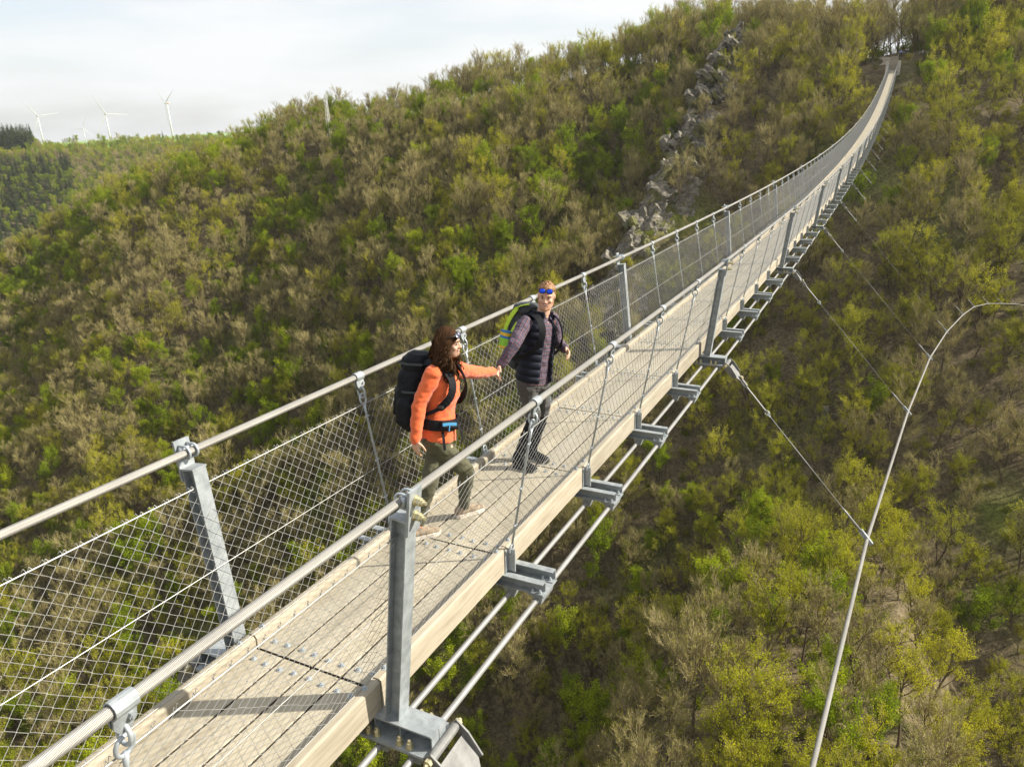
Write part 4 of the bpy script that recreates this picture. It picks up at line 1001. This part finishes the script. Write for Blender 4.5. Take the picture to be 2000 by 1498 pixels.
kind = np.where((top > .6) & (rr < .6), 0, kind)
gapz = (tx > -17) & (tx < 2) & (ty > 189)
kind = np.where(gapz, 0, kind); scl = np.where(gapz, scl*1.1, scl); keep &= ~(gapz & (rg.random(len(tx)) < .80))
keep &= ~((th < .33) & (tx > -38) & (rg.random(len(tx)) < .6))
under = (np.abs(tx) < np.where(tz+scl*10 > zd(ty)-.5, 5.0, 2.5)) & (ty < 178) & (tz+scl*10 > zd(ty)-2.0); keep &= ~under
T = [np.stack([tx, ty, tz-.15, scl, kind, dd], -1)[keep]]
# bushes
sx, sy = jitter_grid(-200, 70, 30, 215, 3.3); sz = terr(sx, sy); vis, px, py, d2 = visible(sx, sy, sz, 40, 40)
cl_ = sstep(18, 6, np.abs(sy-np.interp(sx, AX, AYC)))*sstep(-70, -50, sx)
ks = vis & (rg.random(len(sx)) < .5+.28*(sx > -45)+.5*(fbm(sx, sy, 20, 61)-.5)+.5*cl_) & ~((np.abs(sx) < 3.2) & (sy > 170) & (sy < 189)) & ~((np.abs(sx-3) < 6) & (sy > 182) & (sy < 189)) & (d2 < 240)
T.append(np.stack([sx, sy, sz, rg.uniform(.4, 1.15, len(sx))*(1+.5*cl_), np.full(len(sx), 3), d2], -1)[ks])
ry_ = rg.uniform(124, 186, 42); rx_ = ribx(ry_)+rg.uniform(-5, 5, 42); rz_ = terr(rx_, ry_, False)+1.3
T.append(np.stack([rx_, ry_, rz_, rg.uniform(.45, 1.0, 42), np.where(rg.random(42) < .8, 3, 1), np.full(42, 120.)], -1)); T[-1][:, 3] *= np.where(T[-1][:, 4] == 1, .45, 1)
T = np.concatenate(T)
T = T[np.argsort(T[:, 5])]
KL = {0: ('leafless_tree', 'bare grey brown tree', 'tree'), 1: ('budding_tree', 'sparse yellow green budding tree', 'tree'),
      2: ('leafy_tree', 'fresh bright green tree', 'tree'), 3: ('bush', 'low round green bush', 'bush')}
def region(x, y, z):
    px, py, d = project(np.array([x, y, z+4.0]))
    if abs(x-float(ribx(y))) < 5.2 and 119 < y < 190: return 'growing on the grey rock rib'
    if y > np.interp(x, AX, AYC)-14 and x > -60: return 'on the ridge top around the far bridge end'
    if x < -33: 
        if py > 1000: return 'far below the left wire mesh of the bridge'
        if py > 560: return 'on the hillside left of the hand cable'
        return 'on the upper left hillside under the skyline'
    if px < 1000+(1498-py)*.75: return 'on the slope between rock rib and bridge'
    if py > 1050: return 'low in the valley right of the bridge'
    return 'on the steep slope behind the wind cable'
cntk = {0: 0, 1: 0, 2: 0, 3: 0}; restT = []
for x, y, z, s_, k, d in T:
    k = int(k)
    if cntk[k] >= 300: restT.append((x, y, z, s_, k)); continue
    cntk[k] += 1; nm, lab, cat = KL[k]; reg = region(x, y, z)
    tme, cme, _ = protos[KINDS[k]][rnd.randrange(len(protos[KINDS[k]]))]
    e = thing(nm, lab+' '+reg, cat, (x, y, z), nm.replace('_', ' ')+'s '+reg)
    e.rotation_euler = (rnd.uniform(-.06, .06), rnd.uniform(-.06, .06), rnd.uniform(0, 6.28)); e.scale = (s_*rnd.uniform(.9, 1.1), s_*rnd.uniform(.9, 1.1), s_)
    link('trunk' if k < 3 else 'stem', tme, e); link('crown', cme, e)
def scatter(name, pts, label, cat):
    me = bpy.data.meshes.new(name); me.from_pydata([p[:3] for p in pts], [], [])
    at = me.attributes.new('scl', 'FLOAT', 'POINT'); at.data.foreach_set('value', [float(p[3]) for p in pts])
    at = me.attributes.new('rot', 'FLOAT', 'POINT'); at.data.foreach_set('value', [rnd.uniform(0, 6.28) for p in pts])
    order = []; base = {}
    for k, kd in enumerate(KINDS): base[k] = len(order); order += [q[2] for q in protos[kd]]
    at = me.attributes.new('src', 'INT', 'POINT'); at.data.foreach_set('value', [base[int(p[4])]+rnd.randrange(len(protos[KINDS[int(p[4])]])) for p in pts])
    used = set(d.value for d in at.data)
    o = link(name, me); tag(o, label, cat, kind='stuff')
    g = bpy.data.node_groups.new(name, 'GeometryNodeTree')
    g.interface.new_socket('Geometry', in_out='INPUT', socket_type='NodeSocketGeometry'); g.interface.new_socket('Geometry', in_out='OUTPUT', socket_type='NodeSocketGeometry')
    N = g.nodes; L = g.links; gi = N.new('NodeGroupInput'); go = N.new('NodeGroupOutput'); jn = N.new('GeometryNodeJoinGeometry')
    def attr(n, t): 
        a = N.new('GeometryNodeInputNamedAttribute'); a.data_type = t; a.inputs[0].default_value = n; return a.outputs[0]
    sca = attr('scl', 'FLOAT'); ro = attr('rot', 'FLOAT'); src = attr('src', 'INT')
    cx = N.new('ShaderNodeCombineXYZ'); L.new(ro, cx.inputs[2]); er = N.new('FunctionNodeEulerToRotation'); L.new(cx.outputs[0], er.inputs[0])
    for i, ob in enumerate(order):
        if i not in used: continue
        oi = N.new('GeometryNodeObjectInfo'); oi.inputs[0].default_value = ob; oi.inputs[1].default_value = True
        cp = N.new('FunctionNodeCompare'); cp.data_type = 'INT'; cp.operation = 'EQUAL'
        L.new(src, cp.inputs[2]); cp.inputs[3].default_value = i
        ip = N.new('GeometryNodeInstanceOnPoints'); L.new(gi.outputs[0], ip.inputs[0]); L.new(cp.outputs[0], ip.inputs[1]); L.new(oi.outputs['Geometry'], ip.inputs[2])
        L.new(er.outputs[0], ip.inputs['Rotation']); L.new(sca, ip.inputs['Scale']); L.new(ip.outputs[0], jn.inputs[0])
    L.new(jn.outputs[0], go.inputs[0])
    md = o.modifiers.new('scatter', 'NODES'); md.node_group = g
    return o
scatter('hillside_wood', restT, 'mixed spring wood covering the more distant parts of the hillside', 'wood')
# wood on the far hill by the turbines
fx, fy = jitter_grid(-1150, -330, 180, 900, 4.7); fz = terr(fx, fy); vis, px, py, d3 = visible(fx, fy, fz+4, 20, 0)
q = fx*-.85+fy*.53; edge = 868+26*(fbm(fx, fy, 60, 71)-.5)
kf = vis & (px < 520) & (py < 620) & (q > 540) & ((q < edge) | ((q < 960) & (rg.random(len(q)) < .05)) | ((px < 75) & (q < 935)))
nz = fbm(fx, fy, 70, 81, 3); r4 = rg.random(len(q))
pine = ((px < 150+60*(nz-.5)) & (py > 310) & (r4 < .72)) | ((px < 66) & (q > 850)) | (r4 < .03)
kk = np.where(pine, 4, np.where(r4 < .26-(nz-.5), 0, np.where(r4 < .60, 1, 2)))
F = np.stack([fx, fy, fz, rg.uniform(.7, 1.1, len(q))*np.where((px < 66) & (q > 850), 1.7, 1), kk], -1)[kf]
scatter('distant_wood', F.tolist(), 'hazy wood on the far hill below the wind turbines', 'wood')
print('trees', cntk, len(restT), len(F))

# ------------------------------------------------------------------ rocks
def rock_mat():
    m, nt, N, L, b = nodes('slate_rock')
    n1 = noise_tex(N, L, .9, 8, 'Object', (1, 1, 2.2), .65); n2 = noise_tex(N, L, .35, 5)
    r1 = ramp(N, L, n1.outputs['Fac'], [(.30, (.05, .046, .038)), (.5, (.16, .145, .115)), (.68, (.30, .27, .215))])
    r2 = ramp(N, L, n2.outputs['Fac'], [(.52, (0, 0, 0)), (.62, (1, 1, 1))])
    q = N.new('ShaderNodeMix'); q.data_type = 'RGBA'; L.new(r2.outputs[0], q.inputs[0]); L.new(r1.outputs[0], q.inputs[6]); q.inputs[7].default_value = (.12, .12, .035, 1)
    L.new(q.outputs[2], b.inputs['Base Color']); b.inputs['Roughness'].default_value = .9
    bp = N.new('ShaderNodeBump'); bp.inputs['Strength'].default_value = 1; bp.inputs['Distance'].default_value = .4
    L.new(n1.outputs['Fac'], bp.inputs['Height']); L.new(bp.outputs[0], b.inputs['Normal']); return m
M['rock'] = rock_mat()
def rock_mesh(sd):
    # a cluster of tilted, jagged slate slabs that grow out of one base
    r = random.Random(sd); bm = bmesh.new(); off = V((r.uniform(-50, 50), r.uniform(-50, 50), 0))
    for k in range(9):
        n0 = len(bm.verts); g = bmesh.ops.create_cube(bm, size=1); vs = g['verts']
        sx_, sy_, sz_ = r.uniform(.35, .75), r.uniform(.7, 1.4), r.uniform(.9, 2.0)
        m = Matrix.Translation((r.uniform(-.75, .75), r.uniform(-.8, .8), r.uniform(-.6, .45))) @ Matrix.Rotation(r.uniform(-.5, .5), 4, 'Z') @ Matrix.Rotation(-.62+r.uniform(-.22, .22), 4, 'Y') @ Matrix.Rotation(r.uniform(-.25, .25), 4, 'X') @ Matrix.Diagonal((sx_, sy_, sz_, 1))
        ed = list({e for v in vs for e in v.link_edges})
        bmesh.ops.subdivide_edges(bm, edges=ed, cuts=6, use_grid_fill=True)
        bm.verts.ensure_lookup_table(); allv = [bm.verts[i] for i in range(n0, len(bm.verts))]
        for v in allv:
            p = v.co.copy(); tp = 1-.35*max(0, p.z+.2)
            p = V((p.x*tp, p.y*tp, p.z)); q = m @ p; n1 = noise.noise(q*1.6+off); n2 = noise.noise(q*4.2+off); st = noise.cell(q*2.3+off)
            v.co = q+V((noise.noise(q*1.6+off+V((9, 0, 0)))*.22+n2*.09, n1*.22+noise.noise(q*4+off)*.10, n2*.10+(st-.5)*.10))
    me = bpy.data.meshes.new('rock'); bm.to_mesh(me); bm.free(); me.materials.append(M['rock']); return me
rms = [rock_mesh(k) for k in range(6)]
RL = [(185, -1.5, 3.0, 'dark crag at the very top of the rock rib'), (180, .5, 3.6, 'tall pale crag near the top of the rock rib'), (174.5, -1, 3.3, 'slanting grey crag below the pale top crag'),
      (169.5, 0, 3.2, 'sunlit jagged outcrop high on the rock rib'), (164, -.6, 3.9, 'broad grey cliff in the middle of the rock rib'), (158, .8, 3.0, 'narrow upright slab at mid height of the rock rib'),
      (153, -1.2, 4.2, 'largest shaded cliff face on the rock rib'), (147.5, .6, 3.0, 'pale slanting slabs below the largest cliff'), (142.5, -.5, 3.1, 'broken ledges low on the rock rib'),
      (137, -2, 3.4, 'dark boulder near the foot of the rock rib'), (131, -3.5, 4.6, 'rounded grey crag at the foot of the rock rib above the hand cable')]
RL += [(188, -4, 2.4, 'dark mossy rock left of the very top crag of the rib'), (182.5, 2.6, 2.2, 'small pale ledge right of the top crags of the rib'), (177, 2.4, 2.6, 'stepped sunlit ledge right of the slanting grey crag'),
       (171.5, -3, 2.4, 'shaded rock face left of the high jagged outcrop'), (166.5, 2.6, 2.5, 'pale blocks right of the broad grey cliff'), (160.5, -3.2, 2.8, 'dark shaded wall left of the narrow upright slab'),
       (155, 3.0, 2.2, 'small sunlit slabs right of the largest cliff face'), (149.5, -3.4, 2.6, 'dark overhang left of the pale slanting slabs'), (126, -5.0, 3.0, 'lowest crag of the rib just above the hand cable')]
gu = np.linspace(-8, 8, 70); gv = np.linspace(119, 190, 200); U_, V2 = np.meshgrid(gu, gv); RX = ribx(V2)+U_+1.6*(fbm(V2, V2*0, 9, 91)-.5)*2; RZ = terr(RX, V2, False)
am_ = (.35+1.1*fbm(RX, V2, 11, 95, 3))*np.clip(1-(np.abs(U_+.8)/7)**1.6, 0, 1)
bmp = -1.0+4.6*am_; co_r = np.stack([RX, V2, RZ+bmp], -1).reshape(-1, 3); out_r = []
for p_, a_ in zip(co_r.tolist(), am_.ravel().tolist()):
    q = V(p_); tl = q.x*.55+q.z*.80+q.y*.18; n1 = noise.noise(q*.35); st = (tl*.55+n1*1.3); fr_ = st-math.floor(st)
    bl = noise.cell(V((math.floor(st)*3.1, q.y*.38+n1, q.x*.15))); n2 = noise.noise(q*1.1); n3 = noise.noise(q*2.6)
    out_r.append((q.x+(n2*.9+(bl-.5)*1.5)*a_, q.y+(noise.noise(q*.8+V((7, 3, 1)))*1.1+n3*.3)*a_, q.z+((bl-.4)*2.0-fr_*1.0+n2*.8+n3*.35)*a_))
ii_ = np.arange(200*70).reshape(200, 70); rf_ = np.stack([ii_[:-1, :-1], ii_[:-1, 1:], ii_[1:, 1:], ii_[1:, :-1]], -1).reshape(-1, 4)
rme = bpy.data.meshes.new('rock_rib'); rme.from_pydata(out_r, [], rf_.tolist()); rme.materials.append(M['rock']); rme.update()
tag(link('rock_rib', rme), 'long broken grey brown rock rib descending the slope left of the bridge', 'rock')
for i, (y, dx, s_, lab) in enumerate(RL):
    s_ *= .62
    x = float(ribx(y))+dx; o = link('rock_outcrop', rms[i % 6]); z = float(terr(x, y))
    o.location = (x+rnd.uniform(-1, 1), y, z+1.6); o.scale = (s_*1.0, s_*1.15, s_*1.0); o.rotation_euler = (rnd.uniform(.1, .45), rnd.uniform(-.15, .15), rnd.uniform(-.5, .5)); tag(o, lab, 'rock', 'crags of the rock rib')
for px_, py_, s_, lab in ((1598, 828, 2.0, 'pale slab of rock left of the wind cable in the brown slope'), (1668, 895, 1.2, 'small pale boulder below the pale slab beside the wind cable'), (1700, 880, 1.5, 'dark ledge right of the small boulder beside the wind cable')):
    d = CR*((px_-1000)/1460.9)+CU*(-(py_-749)/1460.9)+CF; t = 40.
    while t < 400 and CAM.z+d.z*t > float(terr(CAM.x+d.x*t, CAM.y+d.y*t)): t += .5
    p = CAM+d*t; o = link('rock_outcrop', rms[rnd.randrange(6)]); o.location = p; o.scale = (s_, s_, s_*1.3); o.rotation_euler = (rnd.uniform(-.4, .2), .4, rnd.uniform(-.6, .6)); tag(o, lab, 'rock')

mast_d = CR*((641-1000)/1460.9)+CU*(-(240-749)/1460.9)+CF; mast_p = CAM+mast_d*(236/math.hypot(mast_d.x, mast_d.y)); mz = terr(mast_p.x, mast_p.y)
M['mast'] = simple('pale_mast_paint', (.55, .55, .53), .5, 0, .1, 3)
ms_ = thing('lattice_mast', 'slim pale lattice mast standing among the trees on the left ridge', 'mast', (mast_p.x, mast_p.y, float(mz)))
H_ = mast_p.z+7.6-float(mz); lg = MB()
for a_ in (0, 1, 2, 3): 
    c_, s2 = ((-1, -1), (1, -1), (1, 1), (-1, 1))[a_]; lg = MB(); lg.tube([(c_*.55, s2*.55, -.5), (c_*.22, s2*.22, H_)], .07, 5); lg.build('leg', M['mast'], ms_)
br_ = MB(); nb_ = max(6, int(H_/1.1))
for k in range(nb_):
    z0, z1 = H_*k/nb_, H_*(k+1)/nb_; r0, r1 = .55-.33*z0/H_, .55-.33*z1/H_; cs = ((-1, -1), (1, -1), (1, 1), (-1, 1))
    for a_ in range(4): p, q = cs[a_], cs[(a_+1) % 4]; br_.tube([(p[0]*r0, p[1]*r0, z0), (q[0]*r1, q[1]*r1, z1)], .035, 4); br_.tube([(p[0]*r1, p[1]*r1, z1), (q[0]*r1, q[1]*r1, z1)], .03, 4)
br_.build('bracing', M['mast'], ms_)
# ------------------------------------------------------------------ wind turbines
M['white'] = simple('white_paint', (.50, .50, .50), .4, 0, .03, 2); M['red'] = simple('red_band', (.55, .08, .05), .5)
def turbine(hub_px, D, R, angs, yaw_, label):
    d = CR*((hub_px[0]-1000)/1460.9)+CU*(-(hub_px[1]-749)/1460.9)+CF; d = d/math.hypot(d.x, d.y); hub = CAM+d*D
    zg = float(terr(hub.x, hub.y)); rt = V((CR.x, CR.y, 0)).normalized(); fw = V((-rt.y, rt.x, 0))
    n = (-fw*math.cos(yaw_)+rt*math.sin(yaw_)).normalized(); hz = V((0, 0, 1)).cross(n).normalized()
    if hz.dot(rt) < 0: hz = -hz
    base = hub-n*R*.09; base.z = zg
    e = thing('wind_turbine', label, 'wind turbine', base, 'wind turbines on the horizon'); I = Matrix.Translation(-base)
    def part(nm, mb, mat): return mb.build(nm, mat, e, True, I)
    t = MB(); t.tube([(base.x, base.y, zg-2), (base.x, base.y, hub.z-1.5)], [R*.044, R*.026], 14); part('tower', t, M['white'])
    g = MB(); g.tube([hub-n*R*.19, hub-n*R*.17, hub-n*R*.03], [R*.025, R*.042, R*.038], 10); part('nacelle', g, M['white'])
    g2 = MB(); g2.tube([hub-n*R*.14, hub-n*R*.10], [R*.044, R*.044], 10); part('red_band', g2, M['red'])
    h = MB(); h.tube([hub-n*R*.03, hub, hub+n*R*.03], [R*.036, R*.034, R*.008], 10); part('hub', h, M['white'])
    for a in angs:
        bl = hz*math.sin(a)+V((0, 0, 1))*math.cos(a); cr_ = bl.cross(n); b = MB(); prof = []
        for tt, w in ((.03, .018), (.10, .020), (.2, .034), (.4, .026), (.7, .017), (.93, .010), (1, .004)):
            c = hub+bl*R*tt; prof.append([c+cr_*R*w*.5+n*R*.006, c-cr_*R*w*.9, c+cr_*R*w*.5-n*R*.006])
        vs_ = [p for q in prof for p in q]; fs_ = []
        for i in range(len(prof)-1):
            for k in range(3): fs_.append((i*3+k, i*3+(k+1) % 3, i*3+3+(k+1) % 3, i*3+3+k))
        b.add(vs_, fs_); part('blade', b, M['white'])
r_ = math.radians
turbine((74, 227), 2250, 46, [r_(-38), r_(82), r_(202)], .75, 'white wind turbine leftmost on the horizon just right of the dark conifers')
turbine((162.5, 251), 3500, 46, [r_(20), r_(-95), r_(140)], .5, 'small most distant white wind turbine, barely above the treetops')
turbine((207, 223.5), 2000, 47, [r_(-28), r_(92), r_(212)], .7, 'white wind turbine standing between the smallest and the tallest one')
turbine((322.5, 202.5), 2000, 52, [r_(-42), r_(60), r_(180)], -.7, 'tallest white wind turbine, rightmost in the row on the horizon')

# ------------------------------------------------------------------ far bridge end
zE = zd(YEND)
def grd(x, y): return float(terr(x, y))
for s, lab in ((-1, 'left concrete anchor post at the far end of the bridge'), (1, 'right concrete anchor post at the far end of the bridge')):
    mb = MB(); g0 = grd(s*1.08, YEND+.6)-1
    mb.prism([(-.27, -.3), (.27, -.3), (.27, .3), (-.27, .3)], (s*1.08, YEND+.5, g0), (s*1.08, YEND+.5, zE+1.55), (1, 0, 0), (0, 1, 0))
    mb.prism([(-.30, -.33), (.30, -.33), (.30, .33), (-.30, .33)], (s*1.08, YEND+.5, zE+1.552), (s*1.08, YEND+.5, zE+1.66), (1, 0, 0), (0, 1, 0))
    tag(mb.build('anchor_post', M['concrete']), lab, 'post')
st = thing('stairs', 'short flight of pale wooden steps leading up from the far bridge end', 'stairs', (0, YEND+1, zE))
IS = Matrix.Translation(-V(st.location))
for k in range(6):
    y = YEND+.75+k*1.15; z = zE+.02+k*.50
    mb = MB(); mb.box(-.75, .75, y, y+.36, z-.10, z); mb.build('step', M['plank'], st, False, IS)
    mb = MB(); mb.box(-.75, .75, y+.36, y+.40, z-.06, z+.36); mb.build('riser', M['kerb'], st, False, IS)
M['path'] = simple('gravel_path', (.33, .28, .20), .95, 0, .25, 3, .4, 20)
mb = MB(); pv = []; pf = []; cl = [(-1.5+math.sin(k*.45)*1.2-.25*k, YEND+6.2+k*1.1) for k in range(12)]
for i, (x, y) in enumerate(cl):
    for q in range(5): xx = x+(q-2)*.55; pv.append((xx, y, grd(xx, y)+.07))
for i in range(len(cl)-1):
    for q in range(4): pf.append((i*5+q, i*5+q+1, i*5+6+q, i*5+5+q))
mb.add(pv, pf); tag(mb.build('footpath', M['path']), kind='structure')
M['jb'] = cloth('light_blue_jacket', (.28, .38, .62)); M['jn'] = cloth('navy_jacket', (.02, .025, .06)); M['jw'] = cloth('cream_jacket', (.66, .58, .52)); M['jean'] = cloth('blue_jeans', (.07, .12, .25))
def seat_bench(x, y, rz, label):
    z = grd(x, y); e = thing('bench', label, 'bench', (x, y, z)); e.rotation_euler = (0, 0, rz)
    for k in range(3): mb = MB(); mb.box(-1.0, 1.0, -.21+k*.15, -.09+k*.15, .42, .46); mb.build('seat_board', M['kerb'], e)
    for k in range(2): mb = MB(); mb.box(-1.0, 1.0, .26, .29, .58+k*.17, .70+k*.17); mb.build('back_board', M['kerb'], e)
    for s in (-.8, .8): mb = MB(); mb.box(s-.04, s+.04, -.2, .25, -.2, .418); mb.build('leg', M['concrete'], e); mb = MB(); mb.box(s-.035, s+.035, .292, .35, .0, .9); mb.build('back_support', M['kerb'], e)
    return z
def sitter(x, y, z, rz, jm, tm, hm, label):
    e = thing('person', label, 'person', (x, y, z), 'people resting at the far bridge end'); e.rotation_euler = (0, 0, rz)
    b = MB(); head(b, V((0, -.02, 1.24)), V((0, -1, -.05)), V((0, 0, 1)), False); cap(b, V((0, .05, 1.0)), V((0, 0, 1.16)), .055)
    loft(b, [(V((0, .06, h)), V((a, 0, 0)), V((0, d, 0))) for h, a, d in ((.46, .15, .1), (.8, .14, .1), (1.0, .08, .06))], 16)
    for s in (-1, 1):
        chain(b, [V((s*.18, .05, .96)), V((s*.23, -.02, .70)), V((s*.10, -.28, .62))], [.045, .038, .03]); hand(b, V((s*.10, -.28, .62)), V((-s*.5, -.8, -.1)), V((0, 0, -1)), s, .5)
        chain(b, [V((s*.09, .05, .54)), V((s*.11, -.38, .54)), V((s*.11, -.42, .1))], [.06, .05, .04])
    blob('body', b, M['skin'], e, .012, 1)
    b = MB(); loft(b, [(V((0, .06, h)), V((a, 0, 0)), V((0, d, 0))) for h, a, d in ((.46, .18, .14), (.75, .165, .13), (.95, .18, .11), (1.04, .08, .07))], 18)
    for s in (-1, 1): chain(b, [V((s*.18, .05, .96)), V((s*.23, -.02, .70)), V((s*.11, -.26, .62))], [.07, .06, .048])
    blob('jacket', b, jm, e, .014, 2)
    b = MB(); ell(b, V((0, .05, .54)), V((.17, 0, 0)), V((0, .14, 0)), V((0, 0, .1)))
    for s in (-1, 1): chain(b, [V((s*.09, .05, .54)), V((s*.12, -.38, .53)), V((s*.12, -.42, .12))], [.09, .07, .05])
    blob('trousers', b, tm, e, .014, 2)
    b = MB(); loft(b, [(V((0, .012, 1.24+h)), V((a, 0, 0)), V((0, d, 0))) for h, a, d in ((-.05, .07, .07), (.03, .082, .085), (.08, .075, .09), (.125, .03, .04))], 16); blob('hair', b, hm, e, .012, 1)
    for s in (-1, 1): b = MB(); ell(b, V((s*.12, -.48, .05)), V((.045, 0, 0)), V((0, .12, 0)), V((0, 0, .05))); b.build('shoe', M['frame'], e, True)
z1 = seat_bench(1.35, 186.6, 0, 'wooden bench with two seated walkers above the far bridge end')
sitter(.95, 186.55, z1, .1, M['jb'], M['gaiter'], M['hairb'], 'walker in light blue top sitting on the bench above the far bridge end')
sitter(1.95, 186.55, z1, -.15, M['jn'], M['grey'], M['hairr'], 'walker in navy jacket sitting on the bench beside the one in light blue')
z2 = seat_bench(5.2, 186.8, -.25, 'wooden bench further right with one walker in a cream jacket')
sitter(5.2, 186.75, z2, .9, M['jw'], M['jean'], M['hairb'], 'walker in cream jacket and jeans sitting alone on the right bench')
bb = thing('bush', 'rounded dark green bush right behind the far end of the bridge', 'bush', (2.6, 182.5, grd(2.6, 182.5))); bb.scale = (1.25, 1.1, .85)
link('stem', protos['shrub'][0][0], bb); link('crown', protos['shrub'][0][1], bb)

# ------------------------------------------------------------------ air
hz = MB(); hz.box(-4300, 4300, -4300, 4300, float(Zt.min())-1.0, 150)
hm_ = bpy.data.materials.new('haze'); hm_.use_nodes = True; hn = hm_.node_tree.nodes; hn.remove(hn['Principled BSDF'])
pv_ = hn.new('ShaderNodeVolumePrincipled'); pv_.inputs['Color'].default_value = (.93, .96, 1, 1); pv_.inputs['Density'].default_value = .00009; pv_.inputs['Anisotropy'].default_value = .3
hm_.node_tree.links.new(pv_.outputs[0], hn['Material Output'].inputs['Volume'])
ho = hz.build('haze', hm_); tag(ho, kind='stuff')
# ------------------------------------------------------------------ light
w = bpy.data.worlds.new('World'); sc.world = w; w.use_nodes = True
N = w.node_tree.nodes; L = w.node_tree.links; bg = N['Background']
SUN_EL = math.radians(35); SUN_AZ = math.atan2(.88, .47)
sky = N.new('ShaderNodeTexSky'); sky.sky_type = 'NISHITA'; sky.sun_disc = False; sky.sun_elevation = SUN_EL; sky.sun_rotation = SUN_AZ; sky.air_density = 1.0; sky.dust_density = 2.0
tc = N.new('ShaderNodeTexCoord'); mp = N.new('ShaderNodeMapping'); mp.inputs['Scale'].default_value = (1.2, 1.2, 7); mp.inputs['Rotation'].default_value = (.05, -.12, .3)
L.new(tc.outputs['Generated'], mp.inputs[0])
nz_ = N.new('ShaderNodeTexNoise'); nz_.inputs['Scale'].default_value = 2.4; nz_.inputs['Detail'].default_value = 7; nz_.inputs['Roughness'].default_value = .5; L.new(mp.outputs[0], nz_.inputs['Vector'])
cr_ = N.new('ShaderNodeValToRGB'); cr_.color_ramp.elements[0].position = .34; cr_.color_ramp.elements[0].color = (.55, .55, .55, 1); cr_.color_ramp.elements[1].position = .56; cr_.color_ramp.elements[1].color = (.97, .97, .97, 1)
L.new(nz_.outputs['Fac'], cr_.inputs[0])
mxs = N.new('ShaderNodeMix'); mxs.data_type = 'RGBA'; L.new(cr_.outputs[0], mxs.inputs[0]); L.new(sky.outputs[0], mxs.inputs[6]); mxs.inputs[7].default_value = (4.9, 4.98, 5.05, 1)
L.new(mxs.outputs[2], bg.inputs[0]); bg.inputs[1].default_value = .10
sd_ = bpy.data.lights.new('sun', 'SUN'); so = bpy.data.objects.new('sun', sd_); COL.objects.link(so)
sd_.energy = 4.9; sd_.angle = math.radians(.6); sd_.color = (1, .93, .80)
sv = V((math.sin(SUN_AZ)*math.cos(SUN_EL), math.cos(SUN_AZ)*math.cos(SUN_EL), math.sin(SUN_EL)))
so.rotation_euler = sv.to_track_quat('Z', 'Y').to_euler(); so.location = (30, 20, 40)
sc.view_settings.view_transform = 'Standard'; sc.view_settings.look = 'None'; sc.view_settings.exposure = 1.0; sc.view_settings.gamma = 1
sc.render.engine = 'CYCLES'
sc.cycles.volume_bounces = 0; sc.cycles.max_bounces = 8; sc.cycles.diffuse_bounces = 4; sc.cycles.transmission_bounces = 4; sc.cycles.glossy_bounces = 2
